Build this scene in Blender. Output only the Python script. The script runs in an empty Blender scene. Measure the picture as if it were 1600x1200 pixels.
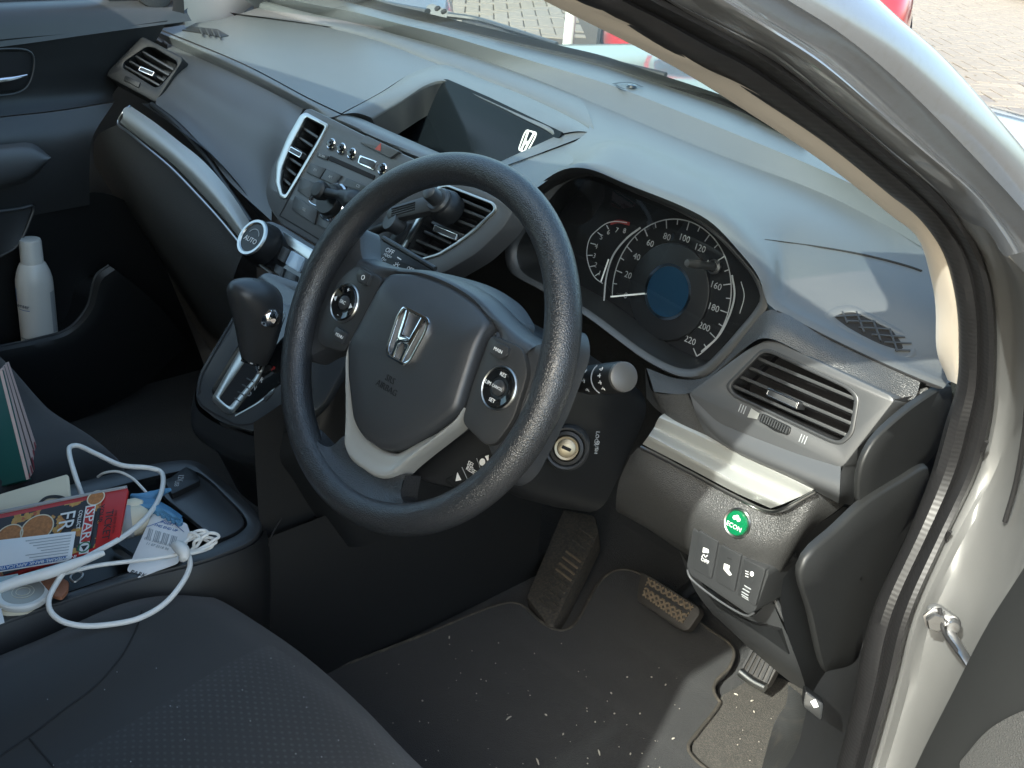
import bpy, math, random
import numpy as np
from mathutils import Vector, Matrix
from mathutils.geometry import tessellate_polygon

scn = bpy.context.scene
col = scn.collection
R = math.radians
rng = random.Random(7)

# ------------------------------------------------------------------ camera
# world: x = across the car towards the open driver's door, y = forward, z = up, ground at z = 0
CAM = np.array([0.7874, -0.6703, 1.4658])
YAW, PITCH, ROLL, FPX = R(44.389), R(26.005), R(5.321), 1841.8
fw = np.array([-math.sin(YAW)*math.cos(PITCH), math.cos(YAW)*math.cos(PITCH), -math.sin(PITCH)])
_r0 = np.array([math.cos(YAW), math.sin(YAW), 0.0]); _u0 = np.cross(_r0, fw)
rt = math.cos(ROLL)*_r0 + math.sin(ROLL)*_u0
up = -math.sin(ROLL)*_r0 + math.cos(ROLL)*_u0
cd = bpy.data.cameras.new('camera'); cam = bpy.data.objects.new('camera', cd); col.objects.link(cam)
m = Matrix((rt, up, -fw)).transposed().to_4x4(); m.translation = CAM
cam.matrix_world = m
cd.sensor_width = 36.0; cd.lens = 36.0*FPX/1600; cd.clip_start = 0.02; cd.clip_end = 400
scn.camera = cam

# ------------------------------------------------------------------ light
SUN_EL, SUN_AZ = R(40.0), R(167.5)         # azimuth measured from +y (car's nose) towards +x (driver's door)
world = bpy.data.worlds.new('World'); scn.world = world; world.use_nodes = True
nt = world.node_tree; nt.nodes.clear()
sky = nt.nodes.new('ShaderNodeTexSky'); sky.sky_type = 'NISHITA'; sky.sun_disc = False
sky.sun_elevation = SUN_EL; sky.sun_rotation = SUN_AZ; sky.air_density = 1.0; sky.dust_density = 3.5; sky.ozone_density = 1.0
bg = nt.nodes.new('ShaderNodeBackground'); bg.inputs['Strength'].default_value = 0.15
wo = nt.nodes.new('ShaderNodeOutputWorld')
nt.links.new(sky.outputs[0], bg.inputs[0]); nt.links.new(bg.outputs[0], wo.inputs[0])
sl = bpy.data.lights.new('sun', 'SUN'); sl.energy = 2.15; sl.angle = R(0.53); sl.color = (1.0, 0.965, 0.92)
so = bpy.data.objects.new('sun', sl); col.objects.link(so)
sd = Vector((math.sin(SUN_AZ)*math.cos(SUN_EL), math.cos(SUN_AZ)*math.cos(SUN_EL), math.sin(SUN_EL)))
so.rotation_euler = sd.to_track_quat('Z', 'Y').to_euler(); so.location = (3, -2, 8)
vs = scn.view_settings; vs.view_transform = 'Standard'; vs.look = 'None'; vs.gamma = 1.0
vs.exposure = 2.02
vs.use_white_balance = True; vs.white_balance_temperature = 6500; vs.white_balance_tint = 1
scn.render.engine = 'CYCLES'
scn.cycles.max_bounces = 8; scn.cycles.diffuse_bounces = 4; scn.cycles.glossy_bounces = 4; scn.cycles.transparent_max_bounces = 12

# ------------------------------------------------------------------ reading the photograph: a pixel on a plane of known depth
def ray(u, v): return fw + rt*(u-800)/FPX - up*(v-600)/FPX
def PL(u, v, o, n):
    d = ray(u, v); n = np.asarray(n, float); return CAM + d*(((np.asarray(o)-CAM) @ n)/(d @ n))
def Z(u, v, z): return PL(u, v, (0, 0, z), (0, 0, 1))
def Y(u, v, y): return PL(u, v, (0, y, 0), (0, 1, 0))
def X(u, v, x): return PL(u, v, (x, 0, 0), (1, 0, 0))
def row(f, c, pts):
    cs = c if isinstance(c, (list, tuple)) else [c]*len(pts)
    if len(cs) != len(pts): cs = [cs[0]+(cs[-1]-cs[0])*i/(len(pts)-1) for i in range(len(pts))]
    return [f(p[0], p[1], k) for p, k in zip(pts, cs)]
class Plane:
    def __init__(s, o, n, h=0):
        s.n = np.asarray(n, float); s.n = s.n/np.linalg.norm(s.n); s.o = np.asarray(o, float)+s.n*h
        s.u = np.array([1.0, 0, 0]); s.u = s.u-s.n*(s.u @ s.n); s.u /= np.linalg.norm(s.u); s.v = np.cross(s.n, s.u)
    def up(s, h): return Plane(s.o, s.n, h)
    def px(s, u, v): return PL(u, v, s.o, s.n)
    def pxs(s, pts): return [s.px(*p) for p in pts]
    def uv(s, a, b): return s.o + s.u*a + s.v*b
    def loc(s, p): d = np.asarray(p)-s.o; return d @ s.u, d @ s.v
def tilt(o, deg, h=0): return Plane(o, (0, -math.cos(R(deg)), math.sin(R(deg))), h)

# ------------------------------------------------------------------ mesh tools: every shape is (verts, faces)
def cr(pts, n, closed=False):
    """resample a polyline as a Catmull-Rom curve, n points, even arc length"""
    P = [np.asarray(p, float) for p in pts]
    if len(P) == 1: return [P[0]]*n
    k = len(P); out = []
    segs = k if closed else k-1
    for i in range(segs):
        p1, p2 = P[i], P[(i+1) % k]
        p0 = P[i-1] if (closed or i > 0) else 2*p1-p2
        p3 = P[(i+2) % k] if (closed or i+2 < k) else 2*p2-p1
        # centripetal-ish tangents
        d1 = max(np.linalg.norm(p1-p0), 1e-9)**.5; d2 = max(np.linalg.norm(p2-p1), 1e-9)**.5; d3 = max(np.linalg.norm(p3-p2), 1e-9)**.5
        m1 = ((p1-p0)/d1 - (p2-p0)/(d1+d2) + (p2-p1)/d2)*d2
        m2 = ((p2-p1)/d2 - (p3-p1)/(d2+d3) + (p3-p2)/d3)*d2
        for j in range(12):
            t = j/12; out.append((2*t**3-3*t*t+1)*p1+(t**3-2*t*t+t)*m1+(-2*t**3+3*t*t)*p2+(t**3-t*t)*m2)
    out.append(P[0] if closed else P[-1])
    A = np.array(out); L = np.concatenate([[0], np.cumsum(np.linalg.norm(np.diff(A, axis=0), axis=1))])
    q = np.linspace(0, L[-1], n+1)[:-1] if closed else np.linspace(0, L[-1], n)
    return [np.array([np.interp(s, L, A[:, d]) for d in range(A.shape[1])]) for s in q]
def rnd(pts, r, k=5, closed=True):
    """round the corners of a polygon"""
    P = [np.asarray(p, float) for p in pts]; n = len(P); out = []
    rs = r if isinstance(r, (list, tuple)) else [r]*n
    for i in range(n):
        p, a, b = P[i], P[i-1], P[(i+1) % n]
        la, lb = np.linalg.norm(a-p), np.linalg.norm(b-p); d = min(rs[i], la*.49, lb*.49)
        if d < 1e-6: out.append(p); continue
        s, e = p+(a-p)/la*d, p+(b-p)/lb*d
        for j in range(k+1):
            t = j/k; out.append((1-t)**2*s+2*t*(1-t)*p+t*t*e)
    return out
def grid(rows, closed_u=False, closed_v=False):
    nv, nu = len(rows), len(rows[0]); V = [p for r in rows for p in r]; F = []
    for i in range(nv if closed_v else nv-1):
        for j in range(nu if closed_u else nu-1):
            a = i*nu+j; b = i*nu+(j+1) % nu; i2 = (i+1) % nv
            F.append((a, b, i2*nu+(j+1) % nu, i2*nu+j))
    return V, F
def patch(rows, nu=28, nv=None, lin=False):
    rr = [cr(r, nu) for r in rows]
    if lin: return grid(rr)
    nv = nv or 6*(len(rows)-1)+1
    cols = [cr([r[j] for r in rr], nv) for j in range(nu)]
    return grid([[cols[j][i] for j in range(nu)] for i in range(nv)])
def thick(g, d):
    """give a sheet real thickness along a fixed direction d"""
    V, F = g; n = len(V); d = np.asarray(d, float)
    cnt = {}
    for f in F:
        for a, b in zip(f, f[1:]+f[:1]): cnt[(a, b)] = cnt.get((a, b), 0)+1
    E = [(a, b) for (a, b) in cnt if (b, a) not in cnt]
    return V+[np.asarray(p)+d for p in V], F+[tuple(i+n for i in reversed(f)) for f in F]+[(b, a, a+n, b+n) for a, b in E]
def tube(pts, r, seg=10, n=None, closed=False, caps=True, sq=1.0, upv=None):
    P = cr(pts, n or max(8, 6*len(pts)), closed); k = len(P)
    rs = [r]*k if not isinstance(r, (list, tuple)) else list(np.interp(np.linspace(0, 1, k), np.linspace(0, 1, len(r)), r))
    rows = []; prev = np.asarray(upv, float) if upv is not None else None
    for i in range(k):
        t = (P[(i+1) % k]-P[i-1]) if closed else (P[min(i+1, k-1)]-P[max(i-1, 0)])
        t = t/max(np.linalg.norm(t), 1e-9)
        if prev is None: prev = np.array([0, 0, 1.0]) if abs(t[2]) < .9 else np.array([1.0, 0, 0])
        a = prev-t*(prev @ t); a /= max(np.linalg.norm(a), 1e-9); b = np.cross(t, a)
        if upv is None: prev = a
        rows.append([P[i]+a*math.cos(2*math.pi*j/seg)*rs[i]*sq+b*math.sin(2*math.pi*j/seg)*rs[i] for j in range(seg)])
    V, F = grid(rows, True, closed)
    if caps and not closed: F += [tuple(range(seg-1, -1, -1)), tuple(range((k-1)*seg, k*seg))]
    return V, F
def lathe(prof, o, ax, seg=32, cap0=True, cap1=True, xdir=None):
    o = np.asarray(o, float); ax = np.asarray(ax, float); ax = ax/np.linalg.norm(ax)
    a = np.asarray(xdir, float) if xdir is not None else (np.array([1.0, 0, 0]) if abs(ax[0]) < .9 else np.array([0, 1.0, 0]))
    a = a-ax*(a @ ax); a /= np.linalg.norm(a); b = np.cross(ax, a)
    rows = [[o+ax*h+(a*math.cos(2*math.pi*j/seg)+b*math.sin(2*math.pi*j/seg))*r for j in range(seg)] for r, h in prof]
    V, F = grid(rows, True)
    if cap0: F.append(tuple(range(seg-1, -1, -1)))
    if cap1: F.append(tuple(range((len(prof)-1)*seg, len(prof)*seg)))
    return V, F
def _inset(L, d, n):
    """offset a planar loop inwards by d (n = plane normal)"""
    k = len(L); ar = np.zeros(3)
    for i in range(k): ar += np.cross(L[i]-L[0], L[(i+1) % k]-L[0])
    s = 1 if ar @ n > 0 else -1; out = []
    for i in range(k):
        e1 = L[i]-L[i-1]; e2 = L[(i+1) % k]-L[i]
        e1 = e1/max(np.linalg.norm(e1), 1e-9); e2 = e2/max(np.linalg.norm(e2), 1e-9)
        n1, n2 = np.cross(n, e1)*s, np.cross(n, e2)*s; b = n1+n2; q = max(b @ b, .3)
        out.append(L[i]+b*(2*d/q))
    return out
def plate(L, n, depth, bevel=.001, holes=(), back=False):
    """flat panel: outline loop L with rolled edge, holes as loops, side walls down to depth"""
    n = np.asarray(n, float); n = n/np.linalg.norm(n); L = [np.asarray(p, float) for p in L]
    V, F = [], []
    def ring(loop, sgn):
        k = len(loop); ls = []
        steps = [(bevel, 0), (bevel*.3, bevel*.3), (0, bevel), (0, depth)] if bevel else [(0, 0), (0, depth)]
        for ins, dn in steps:
            q = _inset(loop, ins*sgn, n) if ins else loop
            ls.append([p-n*dn for p in q])
        base = len(V)
        for l in ls: V.extend(l)
        for i in range(len(ls)-1):
            for j in range(k): F.append((base+i*k+j, base+i*k+(j+1) % k, base+(i+1)*k+(j+1) % k, base+(i+1)*k+j))
        return list(range(base, base+k)), list(range(base+(len(ls)-1)*k, base+len(ls)*k))
    idx, bk = ring(L, 1); allidx = list(idx); loops = [[Vector(V[i]) for i in idx]]
    for h in holes:
        hi, _ = ring([np.asarray(p, float) for p in h], -1); allidx += hi; loops.append([Vector(V[i]) for i in hi])
    for t in tessellate_polygon(loops): F.append(tuple(allidx[i] for i in t))
    if back: F.append(tuple(bk))
    return V, F
def box(c, sx, sy, sz, rot=None, bev=0):
    c = np.asarray(c, float); M = np.eye(3) if rot is None else np.asarray(rot, float)
    if not bev:
        V = [c+M @ np.array([x*sx/2, y*sy/2, z*sz/2]) for x in (-1, 1) for y in (-1, 1) for z in (-1, 1)]
        return V, [(0, 1, 3, 2), (4, 6, 7, 5), (0, 4, 5, 1), (2, 3, 7, 6), (0, 2, 6, 4), (1, 5, 7, 3)]
    L = rnd([c+M @ np.array([x*sx/2, y*sy/2, sz/2]) for x, y in ((-1, -1), (1, -1), (1, 1), (-1, 1))], bev*1.5, 3)
    return plate(L, M @ np.array([0, 0, 1.0]), sz, bev, back=True)
def bar(p, q, w, h, upv=(0, 0, 1)):
    p, q = np.asarray(p, float), np.asarray(q, float); d = q-p; l = np.linalg.norm(d); d = d/l
    u = np.asarray(upv, float); u = u-d*(u @ d); u /= np.linalg.norm(u); s = np.cross(u, d)
    return box((p+q)/2, l, w, h, np.stack([d, s, u], 1))
def merge(*gs):
    V, F = [], []
    for g in gs:
        b = len(V); V += list(g[0]); F += [tuple(i+b for i in f) for f in g[1]]
    return V, F

def hit(g, u, v):
    """first point of a surface seen along a pixel's line of sight"""
    V = np.array(g[0]); d = ray(u, v); best = None
    T = np.array([t for f in g[1] for t in ((f[0], f[1], f[2]), (f[0], f[2], f[-1]))])
    a, e1, e2 = V[T[:, 0]], V[T[:, 1]]-V[T[:, 0]], V[T[:, 2]]-V[T[:, 0]]
    h = np.cross(d, e2); det = (e1*h).sum(1); det[np.abs(det) < 1e-14] = 1e-14
    s = CAM-a; uu = (s*h).sum(1)/det; q = np.cross(s, e1); vv = (q @ d)/det; t = (e2*q).sum(1)/det
    ok = (uu >= -1e-6) & (vv >= -1e-6) & (uu+vv <= 1+1e-6) & (t > 0)
    return CAM+d*t[ok].min() if ok.any() else None
def hitplane(g, u, v, d=8):
    p, a, b = hit(g, u, v), hit(g, u+d, v), hit(g, u, v-d); n = np.cross(a-p, b-p)
    return Plane(p, n if n @ (CAM-p) > 0 else -n)
# ------------------------------------------------------------------ objects
WLOC = {}
def ob(name, g, mat, parent=None, smooth=True, ang=38, kind=None, label=None, recalc=True):
    V, F = g; A = np.array(V, float)
    c = (A.min(0)+A.max(0))/2
    if parent is None: c[2] = A[:, 2].min()
    me = bpy.data.meshes.new(name); me.from_pydata((A-c).tolist(), [], [tuple(f) for f in F]); me.update()
    if recalc:
        import bmesh
        bm = bmesh.new(); bm.from_mesh(me); bmesh.ops.remove_doubles(bm, verts=bm.verts, dist=1e-6)
        bmesh.ops.recalc_face_normals(bm, faces=bm.faces); bm.to_mesh(me); bm.free()
    me.materials.append(mat)
    if smooth:
        me.polygons.foreach_set('use_smooth', [True]*len(me.polygons)); me.set_sharp_from_angle(angle=R(ang))
    o = bpy.data.objects.new(name, me); col.objects.link(o)
    pl = np.zeros(3)
    if parent is not None: o.parent = parent; pl = WLOC[parent.name]
    o.location = c-pl; WLOC[o.name] = c
    if kind: o['kind'] = kind
    if label: o['label'] = label
    return o
def thing(name, loc, label, cat, group=None):
    o = bpy.data.objects.new(name, None); o.empty_display_size = .05; col.objects.link(o)
    o.location = loc; WLOC[o.name] = np.asarray(loc, float); tag(o, label, cat, group); return o
def tag(o, label, cat, group=None):
    o['label'] = label; o['category'] = cat
    if group: o['group'] = group
    return o
def lettering(s, p, plane, size, mat, parent, rot=0, sx=1.0, name='lettering', lift=.0004, extr=.00015):
    """raised print: text on a plane, centred on point p, upright along the plane's v axis"""
    cu = bpy.data.curves.new(name, 'FONT'); cu.body = s; cu.size = size; cu.align_x = 'CENTER'; cu.align_y = 'CENTER'; cu.extrude = extr; cu.resolution_u = 2
    t = bpy.data.objects.new(name, cu); me = bpy.data.meshes.new_from_object(t); bpy.data.objects.remove(t)
    c, s_ = math.cos(rot), math.sin(rot); V = []
    for v in me.vertices:
        a, b = v.co.x*sx, v.co.y; V.append(np.asarray(p)+plane.u*(a*c-b*s_)+plane.v*(a*s_+b*c)+plane.n*(lift+v.co.z))
    F = [tuple(q.vertices) for q in me.polygons]; bpy.data.meshes.remove(me)
    return ob(name, (V, F), mat, parent, smooth=False, recalc=False)
def flatpoly(name, polys, plane, mat, parent, lift=.0004, th=.0003):
    g = merge(*[plate([np.asarray(q)+plane.n*lift for q in p], plane.n, th, 0) for p in polys]); return ob(name, g, mat, parent, smooth=False)
def stroke(pts, w, plane, closed=False, lift=.0004, th=.0003):
    """a printed line of width w along pts on a plane"""
    P = [np.asarray(p, float) for p in pts]; k = len(P); a, b = [], []
    for i in range(k):
        t = (P[(i+1) % k]-P[i-1]) if closed else (P[min(i+1, k-1)]-P[max(i-1, 0)]); t /= max(np.linalg.norm(t), 1e-9)
        s = np.cross(plane.n, t)*w/2; a.append(P[i]+s+plane.n*lift); b.append(P[i]-s+plane.n*lift)
    return thick(grid([a, b], closed), -plane.n*th)
def arc(plane, c, r, a0, a1, n=40, ry=None):
    cx, cy = plane.loc(c); ry = ry or r
    return [plane.uv(cx+r*math.cos(R(a0+(a1-a0)*i/(n-1))), cy+ry*math.sin(R(a0+(a1-a0)*i/(n-1)))) for i in range(n)]
def ell(plane, c, r, ry=None, n=36): return arc(plane, c, r, 0, 360*(n-1)/n, n, ry)

# ------------------------------------------------------------------ materials (all procedural)
def mat(name, color, rough=.5, metal=0, spec=.5, bump=None, vary=0, vscale=8, coat=0, rvary=0, sheen=0, emit=None, dirt=None, bump2=None):
    """bump = (kind, scale, strength[, distance])"""
    M = bpy.data.materials.new(name); M.use_nodes = True; t = M.node_tree; b = t.nodes['Principled BSDF']
    b.inputs['Base Color'].default_value = (*color, 1); b.inputs['Roughness'].default_value = rough; b.inputs['Metallic'].default_value = metal
    b.inputs['Specular IOR Level'].default_value = spec
    if coat: b.inputs['Coat Weight'].default_value = coat; b.inputs['Coat Roughness'].default_value = .04
    if sheen: b.inputs['Sheen Weight'].default_value = sheen; b.inputs['Sheen Roughness'].default_value = .5
    if emit: b.inputs['Emission Color'].default_value = (*emit[0], 1); b.inputs['Emission Strength'].default_value = emit[1]
    tc = t.nodes.new('ShaderNodeTexCoord'); geo = t.nodes.new('ShaderNodeNewGeometry')
    def noise(scale, det=4):
        n = t.nodes.new('ShaderNodeTexNoise'); n.inputs['Scale'].default_value = scale; n.inputs['Detail'].default_value = det
        t.links.new(geo.outputs['Position'], n.inputs['Vector']); return n
    colsock = None
    if vary:
        n = noise(vscale); mx = t.nodes.new('ShaderNodeMix'); mx.data_type = 'RGBA'
        mx.inputs[6].default_value = (*[c*(1-vary) for c in color], 1); mx.inputs[7].default_value = (*[min(1, c*(1+vary)) for c in color], 1)
        t.links.new(n.outputs['Fac'], mx.inputs[0]); colsock = mx.outputs[2]
    if dirt:   # (colour, noise scale, threshold, amount)
        n = noise(dirt[1], 8); rp = t.nodes.new('ShaderNodeValToRGB'); rp.color_ramp.elements[0].position = dirt[2]; rp.color_ramp.elements[1].position = min(1, dirt[2]+.30)
        rp.color_ramp.elements[1].color = (dirt[3],)*3+(1,)
        t.links.new(n.outputs['Fac'], rp.inputs[0]); mx = t.nodes.new('ShaderNodeMix'); mx.data_type = 'RGBA'
        mx.inputs[6].default_value = (*color, 1); mx.inputs[7].default_value = (*dirt[0], 1)
        if colsock: t.links.new(colsock, mx.inputs[6])
        t.links.new(rp.outputs[0], mx.inputs[0]); colsock = mx.outputs[2]
    if colsock: t.links.new(colsock, b.inputs['Base Color'])
    if rvary:
        n = noise(vscale*1.7, 6); mr = t.nodes.new('ShaderNodeMapRange'); mr.inputs['To Min'].default_value = max(.02, rough-rvary); mr.inputs['To Max'].default_value = min(1, rough+rvary)
        t.links.new(n.outputs['Fac'], mr.inputs['Value']); t.links.new(mr.outputs[0], b.inputs['Roughness'])
    prev = None
    for bp in (bump, bump2):
        if not bp: continue
        kind, sc, st = bp[:3]
        if kind == 'noise': tx = noise(sc, 3); out = tx.outputs['Fac']
        elif kind == 'leather':
            tx = t.nodes.new('ShaderNodeTexVoronoi'); tx.feature = 'DISTANCE_TO_EDGE'; tx.inputs['Scale'].default_value = sc
            nz = noise(sc*.8, 2); ad = t.nodes.new('ShaderNodeVectorMath'); ad.operation = 'MULTIPLY_ADD'
            t.links.new(nz.outputs['Color'], ad.inputs[0]); ad.inputs[1].default_value = (.9/sc,)*3; t.links.new(geo.outputs['Position'], ad.inputs[2])
            t.links.new(ad.outputs[0], tx.inputs['Vector']); sm = t.nodes.new('ShaderNodeMapRange'); sm.interpolation_type = 'SMOOTHSTEP'; sm.inputs['From Max'].default_value = .35
            t.links.new(tx.outputs['Distance'], sm.inputs['Value']); out = sm.outputs[0]
        elif kind == 'weave':
            mp = t.nodes.new('ShaderNodeVectorMath'); mp.operation = 'SCALE'; mp.inputs['Scale'].default_value = sc; t.links.new(geo.outputs['Position'], mp.inputs[0])
            tx = t.nodes.new('ShaderNodeTexVoronoi'); tx.inputs['Scale'].default_value = 1; tx.inputs['Randomness'].default_value = .15
            t.links.new(mp.outputs[0], tx.inputs['Vector']); out = tx.outputs['Distance']
        bn = t.nodes.new('ShaderNodeBump'); bn.inputs['Strength'].default_value = st; bn.inputs['Distance'].default_value = bp[3] if len(bp) > 3 else .0006
        t.links.new(out, bn.inputs['Height'])
        if prev: t.links.new(prev, bn.inputs['Normal'])
        prev = bn.outputs[0]; t.links.new(prev, b.inputs['Normal'])
    return M
M = {}
M['dash'] = mat('dash_soft_plastic', (.074, .078, .079), .40, spec=1.0, bump=('leather', 900, .16, .0003), vary=.08, vscale=5, rvary=.05, dirt=((.12, .115, .10), 300, .66, .35))
M['dash2'] = mat('dash_panel_plastic', (.058, .061, .064), .42, spec=.7, bump=('noise', 1800, .12, .0003), vary=.1, vscale=6, rvary=.05)
M['grain'] = mat('coarse_grained_plastic', (.052, .053, .053), .40, spec=.7, bump=('leather', 520, .55, .0006), rvary=.04)
M['plastic'] = mat('dark_smooth_plastic', (.034, .036, .038), .38, spec=.6, bump=('noise', 2200, .08, .0002), vary=.12, vscale=9, rvary=.06)
M['black'] = mat('black_plastic', (.012, .013, .014), .42, bump=('noise', 1500, .1, .0003), rvary=.06)
M['void'] = mat('unlit_duct_black', (.006, .006, .007), .8)
M['piano'] = mat('glossy_black', (.008, .009, .010), .06, coat=.4)
M['rim'] = mat('grained_rim_leatherette', (.022, .0245, .028), .30, spec=.85, bump=('leather', 480, .45, .0005), rvary=.05)
M['hub'] = mat('airbag_cover_plastic', (.032, .035, .039), .40, spec=.8, bump=('leather', 900, .22, .0003), rvary=.04)
M['silver'] = mat('satin_silver_trim', (.36, .37, .355), .38, metal=.3, bump=('noise', 3000, .03, .0001))
M['chrome'] = mat('chrome', (.78, .79, .80), .09, metal=1)
M['satin'] = mat('satin_chrome', (.50, .51, .50), .28, metal=1)
M['paint'] = mat('silver_car_paint', (.25, .255, .26), .30, metal=.65, coat=1.0, bump=('noise', 5000, .02, .0001), vary=.03, vscale=900, dirt=((.20, .185, .16), 160, .5, .3))
M['jamb'] = mat('dull_silver_jamb_paint', (.17, .173, .173), .42, metal=.4, coat=.3, vary=.05, vscale=40, dirt=((.19, .18, .165), 420, .55, .3))
M['rubber'] = mat('black_rubber', (.014, .014, .015), .5, bump=('noise', 700, .15, .0004), vary=.2, vscale=20)
M['beige'] = mat('beige_pillar_fabric', (.50, .44, .36), .8, bump=('noise', 2500, .25, .0003), sheen=.2)
M['seat'] = mat('charcoal_seat_fabric', (.020, .0215, .0225), .9, bump=('noise', 2600, .5, .0004), sheen=.18, vary=.1, vscale=12)
M['seatp'] = mat('charcoal_seat_dotted_fabric', (.020, .0215, .0225), .9, bump=('noise', 2600, .5, .0004), sheen=.18)
_t = M['seatp'].node_tree; _g = _t.nodes.new('ShaderNodeNewGeometry'); _m = _t.nodes.new('ShaderNodeMapping'); _m.inputs['Scale'].default_value = (115, 150, 0); _m.inputs['Rotation'].default_value = (0, 0, .6)
_v = _t.nodes.new('ShaderNodeTexVoronoi'); _v.inputs['Scale'].default_value = 1; _v.inputs['Randomness'].default_value = .12; _t.links.new(_g.outputs['Position'], _m.inputs[0]); _t.links.new(_m.outputs[0], _v.inputs['Vector'])
_r = _t.nodes.new('ShaderNodeMapRange'); _r.inputs['From Min'].default_value = .14; _r.inputs['From Max'].default_value = .30; _r.inputs['To Min'].default_value = 1; _r.inputs['To Max'].default_value = 0; _t.links.new(_v.outputs['Distance'], _r.inputs['Value'])
_n = _t.nodes.new('ShaderNodeTexNoise'); _n.inputs['Scale'].default_value = 9; _t.links.new(_g.outputs['Position'], _n.inputs['Vector'])
_q = _t.nodes.new('ShaderNodeMath'); _q.operation = 'MULTIPLY'; _t.links.new(_r.outputs[0], _q.inputs[0]); _t.links.new(_n.outputs['Fac'], _q.inputs[1])
_x = _t.nodes.new('ShaderNodeMix'); _x.data_type = 'RGBA'; _x.inputs[6].default_value = (.020, .0215, .0225, 1); _x.inputs[7].default_value = (.055, .058, .060, 1); _t.links.new(_q.outputs[0], _x.inputs[0]); _t.links.new(_x.outputs[2], _t.nodes['Principled BSDF'].inputs['Base Color'])
M['carpet'] = mat('black_carpet', (.013, .014, .015), .95, bump=('noise', 900, .9, .002), sheen=.15, vary=.3, vscale=25, dirt=((.07, .062, .05), 300, .55, .25))
M['carpetd'] = mat('dusty_carpet', (.062, .059, .054), .95, bump=('noise', 900, .9, .002), vary=.25, vscale=60, dirt=((.15, .135, .11), 420, .45, .6))
M['dusty'] = mat('dusty_rubber', (.030, .028, .025), .75, bump=('noise', 500, .4, .0006), dirt=((.10, .08, .055), 260, .42, .55))
M['dialw'] = mat('dial_print', (.26, .27, .28), .6, spec=.2)
M['capm'] = mat('dash_end_plastic', (.017, .018, .0185), .5, bump=('noise', 1500, .15, .0003), vary=.1, vscale=12)
M['gloss'] = mat('blue_grey_gloss_plastic', (.055, .062, .068), .22, coat=.3)
M['padr'] = mat('worn_pedal_rubber', (.022, .020, .018), .6, bump=('noise', 500, .3, .0006), vary=.3, vscale=90)
M['dusty2'] = mat('worn_tread_rubber', (.13, .10, .068), .85, bump=('noise', 500, .4, .0006), vary=.35, vscale=120)
M['screen'] = mat('matt_dark_display', (.006, .008, .010), .12, spec=.12)
M['white'] = mat('white_print', (.75, .76, .75), .6)
M['grey'] = mat('grey_print', (.34, .36, .37), .6)
M['whitep'] = mat('white_cable_plastic', (.74, .73, .69), .38, vary=.04, vscale=30)
M['paper'] = mat('white_paper', (.76, .76, .75), .7, bump=('noise', 90, .1, .001))
M['cream'] = mat('cream_paper', (.68, .62, .47), .7, bump=('noise', 60, .1, .001))
M['red'] = mat('red_print', (.45, .022, .022), .45)
M['green'] = mat('dark_green_card', (.006, .075, .062), .5, vary=.06, vscale=10)
M['ecog'] = mat('green_button', (.006, .13, .05), .25, coat=.6)
M['blue'] = mat('blue_print', (.04, .13, .35), .5)
M['ltblue'] = mat('blue_rubber_band', (.10, .26, .43), .55, vary=.15, vscale=60)
M['tan'] = mat('tan_leather_tag', (.30, .12, .06), .6, bump=('leather', 400, .3))
M['steel'] = mat('worn_steel', (.40, .40, .40), .35, metal=1, dirt=((.16, .12, .08), 200, .55, .6))
M['brass'] = mat('worn_lock_metal', (.24, .21, .155), .36, metal=1, vary=.15, vscale=200)
def glass(name, tint, gloss=.04):
    G = bpy.data.materials.new(name); G.use_nodes = True; t = G.node_tree; t.nodes.clear()
    o = t.nodes.new('ShaderNodeOutputMaterial'); tr = t.nodes.new('ShaderNodeBsdfTransparent'); tr.inputs[0].default_value = (*tint, 1)
    gl = t.nodes.new('ShaderNodeBsdfGlossy'); gl.inputs['Roughness'].default_value = .02; gl.inputs['Color'].default_value = (1, 1, 1, 1)
    fr = t.nodes.new('ShaderNodeFresnel'); ge = t.nodes.new('ShaderNodeNewGeometry'); mr = t.nodes.new('ShaderNodeMapRange'); mr.inputs['To Min'].default_value = 1.45; mr.inputs['To Max'].default_value = 1/1.45
    t.links.new(ge.outputs['Backfacing'], mr.inputs['Value']); t.links.new(mr.outputs[0], fr.inputs['IOR']); mx = t.nodes.new('ShaderNodeMixShader')
    t.links.new(fr.outputs[0], mx.inputs[0]); t.links.new(tr.outputs[0], mx.inputs[1]); t.links.new(gl.outputs[0], mx.inputs[2]); t.links.new(mx.outputs[0], o.inputs[0])
    return G
M['glass'] = glass('tinted_windscreen_glass', (.78, .88, .86))
M['privacy'] = glass('privacy_glass', (.10, .11, .11))
M['clear'] = glass('clear_lens', (.93, .95, .96))
# ================================================================== SETTING: paved yard
M['paver'] = mat('concrete_paver', (.215, .19, .16), .85, bump=('noise', 120, .4, .002), vary=.16, vscale=30)
M['paver2'] = mat('greyer_concrete_paver', (.165, .15, .137), .85, bump=('noise', 120, .4, .002), vary=.16, vscale=30)
M['paver3'] = mat('pale_concrete_paver', (.25, .22, .182), .85, bump=('noise', 120, .4, .002), vary=.14, vscale=30)
M['joint'] = mat('sandy_joint', (.07, .056, .042), .95, bump=('noise', 60, .5, .004), vary=.25, vscale=20)
gs = 220
ground = ob('ground', ([np.array(p, float) for p in ((-gs, -gs, 0), (gs, -gs, 0), (gs, gs, 0), (-gs, gs, 0))], [(0, 1, 2, 3)]), M['joint'], None, smooth=False, kind='structure')
ground['label'] = 'yard ground paved with beige herringbone block paving'
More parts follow.
